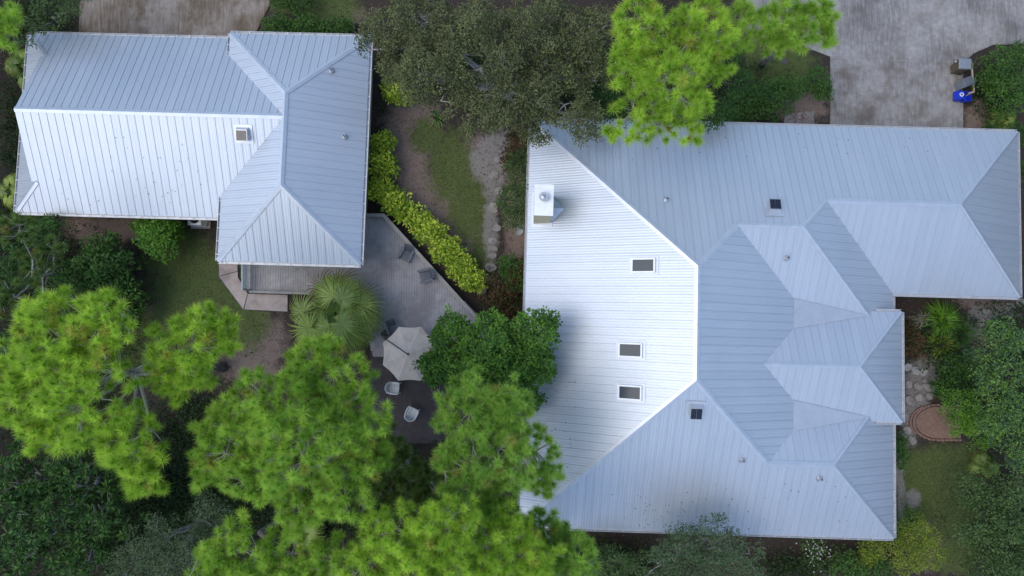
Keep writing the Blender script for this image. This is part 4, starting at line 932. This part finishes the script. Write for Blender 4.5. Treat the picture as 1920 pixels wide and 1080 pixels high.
broadleaf('oak_tree', 'grey-green fine-leaved oak near the bottom left', [(285, 1015, 6.6, 56), (340, 1050, 6.8, 58), (390, 970, 5.6, 45), (240, 1055, 6.4, 42), (420, 1000, 5, 45), (300, 1085, 6.6, 55)], L['oak_grey'], base=(380, 950), spacing=.3, ln=.10, wd=.05, bark='twig')
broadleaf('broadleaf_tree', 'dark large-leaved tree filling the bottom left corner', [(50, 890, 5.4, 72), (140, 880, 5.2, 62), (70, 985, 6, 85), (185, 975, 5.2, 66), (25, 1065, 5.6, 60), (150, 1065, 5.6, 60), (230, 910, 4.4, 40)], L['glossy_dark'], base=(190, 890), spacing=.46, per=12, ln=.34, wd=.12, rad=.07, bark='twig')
broadleaf('broadleaf_tree', 'glossy dark green tree overlapping the umbrella and west roof edge', [(850, 630, 5.6, 48), (915, 650, 6.2, 66), (1005, 625, 6.2, 50), (965, 690, 5.8, 60), (845, 690, 5.2, 50), (1005, 690, 5.6, 40), (985, 750, 4.6, 32), (815, 685, 5, 32), (900, 705, 5.6, 48)], L['glossy'], base=(925, 640), spacing=.27, per=26, ln=.17, wd=.09, rad=.19, trunk_r=.14, gap=-.85, clump=.8)
broadleaf('broadleaf_tree', 'mottled blue-green tree on the right edge above the horseshoe bed', [(1885, 635, 5.4, 40), (1850, 690, 5, 36), (1905, 710, 5.8, 48), (1880, 785, 5, 46), (1915, 850, 4.6, 42), (1870, 740, 5, 40)], L['bluegreen'], base=(1840, 700), spacing=.28, per=20, ln=.15, wd=.07, rad=.2)
broadleaf('broadleaf_tree', 'loose green tree at the bottom right corner', [(1825, 925, 3.6, 36), (1885, 935, 4, 46), (1845, 1000, 4.2, 46), (1900, 1010, 4.6, 52), (1875, 1075, 4.6, 52)], L['oak_green'], base=(1850, 960), spacing=.30, per=18, ln=.16, wd=.07, rad=.24)
broadleaf('broadleaf_tree', 'dark tree in the top left corner beside the parking pad', [(95, 15, 4.5, 42), (40, 60, 4.5, 36), (130, -10, 4.5, 40)], L['oak_green'], base=(100, 50), spacing=.36, ln=.13, wd=.06)
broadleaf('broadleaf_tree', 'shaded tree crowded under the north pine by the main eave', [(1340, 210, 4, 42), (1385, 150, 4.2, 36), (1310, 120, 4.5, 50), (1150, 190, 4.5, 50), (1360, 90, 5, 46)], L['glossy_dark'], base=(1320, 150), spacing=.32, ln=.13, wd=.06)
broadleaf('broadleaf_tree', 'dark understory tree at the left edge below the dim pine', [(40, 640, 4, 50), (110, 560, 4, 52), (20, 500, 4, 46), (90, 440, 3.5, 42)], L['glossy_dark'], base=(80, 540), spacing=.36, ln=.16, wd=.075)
# ------------------------------------------------------------------ shrubs
shrub('round bright green shrub by the guest house south wall', [(295, 445, 2, 44), (310, 425, 1.6, 34), (270, 420, 1.4, 26)], L['bush'], ln=.17, wd=.09)
shrub('large dark big-leaved shrub left of the back lawn', [(195, 510, 2.4, 56), (225, 560, 2.2, 42), (150, 520, 2.2, 46), (190, 470, 2, 36), (235, 590, 1.8, 30)], L['bush_mid'], ln=.24, wd=.12, spacing=.3, rad=.22)
hed = [(738, 168, 26, 'yellow-green shrub apart at the oak edge, top of the shrub border'), (716, 262, 20, 'small yellow-green shrub by the guest house wall, northernmost of the curved row'), (716, 305, 27, 'yellow-green shrub, second from the north in the curved row'), (712, 355, 26, 'yellow-green shrub touching the guest house gutter midway down the row'), (745, 382, 28, 'yellow-green shrub at the bend of the row by the deck corner'), (780, 405, 27, 'yellow-green shrub just past the deck corner railing'), (805, 432, 28, 'yellow-green shrub beside the upper grey armchair railing'), (838, 468, 29, 'yellow-green shrub third from the south end of the row'), (862, 498, 27, 'yellow-green shrub second from the south end of the row'), (880, 520, 25, 'yellow-green shrub at the south end of the row')]
for u, v, r_, lab in hed: shrub(lab, [(u, v, 1.25, r_ * .98), (u + r_ * random.uniform(.3, .7), v + r_ * random.uniform(.1, .6), 1.0, r_ * .72), (u - r_ * random.uniform(.2, .6), v - r_ * random.uniform(0, .5), 1.05, r_ * .72)], L['yellow'], group='yellow-green shrubs along the deck', spacing=.24, ln=.2, wd=.10, per=11, rad=.2, clump=.45, gap=-.45)
shrub('reddish croton shrub beneath the main house west gutter', [(945, 540, 1.2, 34), (930, 570, 1.1, 30), (965, 510, 1.2, 30), (965, 580, 1, 28)], L['croton'], ln=.16, wd=.06)
shrub('dark green shrub beside the stone path, next to the reddish croton', [(955, 500, 1.6, 24), (965, 525, 1.4, 24)], L['bush_mid'])
shrub('dark shrub hugging the chimney side of the main house', [(960, 375, 2.3, 34), (975, 340, 2, 28), (965, 405, 2, 26), (985, 360, 2.6, 18), (975, 300, 1.8, 30)], L['oak_green'], ln=.12)
shrub('mixed dark shrub under the oak at the main house corner', [(975, 270, 1.8, 34), (955, 300, 1, 20)], L['croton'], ln=.12)
shrub('leafy green shrub mass along the north wall left of the concrete pad', [(1450, 180, 1.7, 46), (1405, 195, 1.6, 40), (1480, 165, 1.6, 30), (1380, 215, 1.4, 30)], L['bush_mid'], ln=.15)
shrub('green shrub at the left corner of the driveway apron', [(1533, 150, 1.5, 30), (1545, 175, 1.2, 18)], L['bush_mid'], ln=.15)
shrub('dark clipped hedge mass at the right edge beside the bins', [(1885, 125, 1.7, 44), (1890, 175, 1.7, 44), (1915, 100, 1.6, 30), (1865, 150, 1.5, 30)], L['bush_mid'], ln=.13)
shrub('low dark shrub right of the northeast roof corner', [(1905, 255, 1.4, 28), (1915, 320, 1.4, 20), (1860, 250, 1, 20)], L['glossy_dark'])
for u, v, r_, lab in ((520, 48, 26, 'low hedge shrub beside the parking pad'), (572, 50, 28, 'low hedge shrub in the middle of the guest house north row'), (630, 52, 28, 'low hedge shrub nearest the oak in the guest house north row')):
    shrub(lab, [(u, v, 1, r_), (u + 18, v + 3, .9, r_ * .7), (u - 16, v, .9, r_ * .7)], L['bush_mid'], group='hedge north of the guest house')
shrub('dark shrub by the top edge right of the parking pad', [(560, 0, 1.2, 28), (530, 5, 1, 22)], L['glossy_dark'])
shrub('rounded bright green shrub beside the horseshoe bed', [(1805, 760, 2.4, 36), (1828, 785, 2.4, 36), (1850, 815, 2.1, 30), (1800, 795, 1.9, 26)], L['bush'], ln=.10, wd=.05, spacing=.2)
shrub('dark spreading shrub between flagstones and the right-edge tree', [(1790, 700, 1.3, 34), (1770, 725, 1.2, 26), (1815, 685, 1.3, 30), (1830, 725, 1.4, 26)], L['glossy_dark'])
shrub('dark shrub in the corner under the dormer eave', [(1712, 648, 1.2, 28), (1705, 625, 1, 22)], L['croton'], ln=.12)
shrub('lime-yellow shrub at the southeast roof corner', [(1722, 1005, 1.9, 40), (1700, 1040, 1.9, 40), (1740, 1040, 1.8, 34)], L['lime'], ln=.09, wd=.05, spacing=.2)
shrub('small lime shrub under the south gutter', [(1637, 1030, 1.3, 26), (1625, 1050, 1.1, 20)], L['lime'], ln=.09, wd=.05, spacing=.2)
shrub('green shrub right of the southeast gutter corner', [(1700, 975, 1.5, 26), (1688, 1000, 1.2, 20)], L['bush_mid'], ln=.09, wd=.05)
shrub('dim shrub at the bottom edge between the lime shrubs', [(1590, 1065, 1.2, 34), (1650, 1075, 1.2, 30)], L['bush_mid'])
shrub('dark narrow shrub against the east wall beside the path', [(1688, 830, 1.2, 15), (1690, 850, 1.1, 14), (1686, 868, 1, 12)], L['bush_mid'])
e = broadleaf('flowering_plant', 'white-flowered plant patch by the south wall', [(1530, 1045, .7, 32), (1525, 1015, .6, 22)], L['oak_green'], cat='plant', spacing=.26, per=7, trunk_r=.03, part=('stem', 'foliage'), clump=.5)
off = np.array((e.location.x, e.location.y, 0.0)); n = 70; q = np.array([at(1530 + R.normal(0, 14), 1030 + R.normal(0, 22), .75 + R.uniform(0, .15)) for _ in range(n)])
q5 = np.repeat(q, 5, 0); az = np.tile(np.arange(5) * 1.2566, n); D = unit(np.stack([np.cos(az), np.sin(az), np.full(5 * n, .2)], -1))
finish_leaf('blossoms', [leaves(q5, D, np.full(5 * n, .05), np.full(5 * n, .03), R.uniform(0, 1, 5 * n))], L['flower'], e, off)
# ------------------------------------------------------------------ palms and fountain plants
fan_palm('shaggy fan palm with fanned fronds beside the deck', 620, 588, 3.8, 122, 28, dead=12)
fan_palm('small palmetto half lost below the broad pine', 560, 1010, 2.5, 60, 14, False, 2, 'palmetto')
fan_palm('palmetto at the left edge west of the guest house', 12, 350, 2, 50, 12, False, 2, 'palmetto')
fan_palm('palmetto in the top left shade west of the guest house', 30, 120, 2, 60, 12, False, 2, 'palmetto')
fan_palm('palmetto at the right edge by the northeast roof corner', 1893, 222, 1.2, 40, 12, False, 2, 'palmetto')
fan_palm('palmetto on the right side of the small lawn', 1862, 880, 1.2, 34, 9, False, 2, 'palmetto')
fountain('blue-grey rosette plant at the oak shade edge of the lawn', 822, 224, 22, 26, L['bluegreen'], .5, 'rosette_plant', w=.05)
fountain('bright arching grass clump in the east garden nook', 1752, 600, 42, 240, L['bush'], .9)
fountain('second arching grass clump toward the flagstones', 1790, 625, 38, 200, L['bush_mid'], .8)
fountain('arching grass clump left of the flagstone bend', 1755, 645, 34, 180, L['lime'], .7)
fountain('pale twisted bare shrub in the nook under the roof corner', 1712, 598, 24, 60, leaf_mat('pale_twigs', (.2, .2, .13), (.34, .33, .24), .1, .8), 1.0, 'bare_shrub', 'shrub', .015)

# ------------------------------------------------------------------ ground cover
Wt = WG * (WS < .5); idx = np.where(Wt > .3)[0]; n = 60000
s = R.choice(idx, n, p=Wt[idx] / Wt[idx].sum()); O = P[s] + np.stack([R.uniform(-.1, .1, n), R.uniform(-.1, .1, n), np.zeros(n)], -1)
D = unit(R.normal(0, .55, (n, 3)) + np.array((0, 0, 1)))
v, f, t = leaves(O, D, R.uniform(.04, .09, n), R.uniform(.010, .018, n), R.uniform(0, 1, n))
tag(link('grass', np_mesh('grass', v, f, t), L['grass']), 'short patchy green lawn grass around the houses', 'grass', kind='stuff')
n = 48000; O = np.stack([R.uniform(-33, 33, n), R.uniform(-19, 24, n), np.full(n, .035)], -1)
uu, vv_ = to_px(O); keep = ~((uu > 1400) & (vv_ < 110) | (uu > 1557) & (uu < 1806) & (vv_ < 250) | (uu > 150) & (uu < 480) & (vv_ < 65)); O = O[keep]; n = len(O)
D = unit(R.normal(0, 1, (n, 3)) * np.array((1, 1, .25)))
v, f, t = leaves(O, D, R.uniform(.06, .14, n), R.uniform(.03, .06, n), R.beta(1.3, 2.4, n))
tag(link('leaf_litter', np_mesh('leaf_litter', v, f, t), L['litter']), 'brown fallen leaves scattered over bare soil', 'leaf litter', kind='stuff')
# low undergrowth in the wooded parts
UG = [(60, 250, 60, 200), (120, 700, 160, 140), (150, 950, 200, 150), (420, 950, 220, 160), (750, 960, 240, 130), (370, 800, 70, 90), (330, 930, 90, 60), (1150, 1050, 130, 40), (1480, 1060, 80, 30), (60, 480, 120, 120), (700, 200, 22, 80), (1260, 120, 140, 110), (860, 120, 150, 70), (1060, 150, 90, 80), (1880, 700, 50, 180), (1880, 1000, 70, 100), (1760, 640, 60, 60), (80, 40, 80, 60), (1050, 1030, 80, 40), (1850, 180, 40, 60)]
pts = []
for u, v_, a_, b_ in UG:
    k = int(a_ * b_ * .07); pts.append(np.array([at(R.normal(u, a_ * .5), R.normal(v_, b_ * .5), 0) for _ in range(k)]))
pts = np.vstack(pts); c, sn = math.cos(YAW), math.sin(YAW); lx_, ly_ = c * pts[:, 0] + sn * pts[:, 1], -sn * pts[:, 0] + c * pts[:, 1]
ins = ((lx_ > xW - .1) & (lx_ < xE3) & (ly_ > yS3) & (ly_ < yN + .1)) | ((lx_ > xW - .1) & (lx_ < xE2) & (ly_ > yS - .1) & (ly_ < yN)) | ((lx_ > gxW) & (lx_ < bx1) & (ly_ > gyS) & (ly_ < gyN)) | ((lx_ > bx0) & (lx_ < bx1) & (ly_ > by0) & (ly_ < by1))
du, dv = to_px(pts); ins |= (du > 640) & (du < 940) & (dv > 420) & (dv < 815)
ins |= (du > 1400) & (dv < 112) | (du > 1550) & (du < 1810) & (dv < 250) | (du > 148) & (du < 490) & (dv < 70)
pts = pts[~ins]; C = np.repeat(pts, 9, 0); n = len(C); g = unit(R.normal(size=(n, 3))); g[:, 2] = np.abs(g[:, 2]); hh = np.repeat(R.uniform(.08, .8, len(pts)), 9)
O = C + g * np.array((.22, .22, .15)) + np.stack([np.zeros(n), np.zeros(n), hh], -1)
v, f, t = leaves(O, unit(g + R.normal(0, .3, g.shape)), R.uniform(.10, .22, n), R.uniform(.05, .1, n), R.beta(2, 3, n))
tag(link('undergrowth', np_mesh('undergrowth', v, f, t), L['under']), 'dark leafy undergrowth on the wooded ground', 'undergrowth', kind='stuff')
# leaf specks lying on the roof sheets
pp = []
for H, zf, box, k in ((B, zSf, (1170, 1300, 920, 992), 40), (B, zSf, (1060, 1600, 900, 995), 30), (G, zGS, (100, 380, 230, 395), 34), (B, zNf, (1150, 1800, 250, 300), 26), (B, zW, (1000, 1080, 700, 900), 30)):
    for _ in range(k):
        x_, y_, z_ = H.on(R.uniform(box[0], box[1]), R.uniform(box[2], box[3]), zf); c, sn = math.cos(YAW), math.sin(YAW); pp.append((c * x_ - sn * y_, sn * x_ + c * y_, z_ + .035))
pp = np.array(pp); n = len(pp); D = unit(R.normal(0, 1, (n, 3)) * np.array((1, 1, .3)))
v, f, t = leaves(pp, D, R.uniform(.05, .12, n), R.uniform(.03, .06, n), R.uniform(0, .5, n))
tag(link('roof_leaves', np_mesh('roof_leaves', v, f, t), L['litter']), 'a few dead leaf specks lying on the metal roofs', 'leaf litter', kind='stuff')
pq = np.array([at(R.normal(1502, 13), R.normal(221, 6), .15) for _ in range(120)]); n = len(pq)
v, f, t = leaves(pq, unit(R.normal(0, 1, (n, 3)) * np.array((1, 1, .2))), R.uniform(.06, .12, n), R.uniform(.03, .06, n), R.uniform(0, 1, n))
tag(link('pad_leaves', np_mesh('pad_leaves', v, f, t), leaf_mat('red_dead_leaves', (.12, .03, .035), (.25, .1, .09), .1, .8)), 'reddish fallen leaves on the small concrete pad', 'leaf litter', kind='stuff')

# woodland closing the neighbourhood beyond the yard
n = 5200; C = np.stack([R.uniform(-62, 62, n), R.uniform(-50, 56, n), R.uniform(1, 10, n)], -1)
C = C[((np.abs(C[:, 0]) > 35.5) | (C[:, 1] < -24) | (C[:, 1] > 29)) & ~((C[:, 0] > 10) & (C[:, 1] > 18) & (C[:, 0] < 42)) & ~((C[:, 0] > -27) & (C[:, 0] < -14) & (C[:, 1] > 18))]
C2 = np.repeat(C, 40, 0); n = len(C2); g = unit(R.normal(size=(n, 3))); O = C2 + g * R.uniform(.3, 1, (n, 1)) * np.array((2.2, 2.2, 1.8)); O[:, 2] = np.abs(O[:, 2])
v, f, t = leaves(O, unit(g + R.normal(0, .4, g.shape)), R.uniform(.5, .9, n), R.uniform(.3, .5, n), R.uniform(0, .8, n))
tag(link('woodland', np_mesh('woodland', v, f, t), L['oak_green']), 'dense green woodland around the yard', 'woodland', kind='stuff')
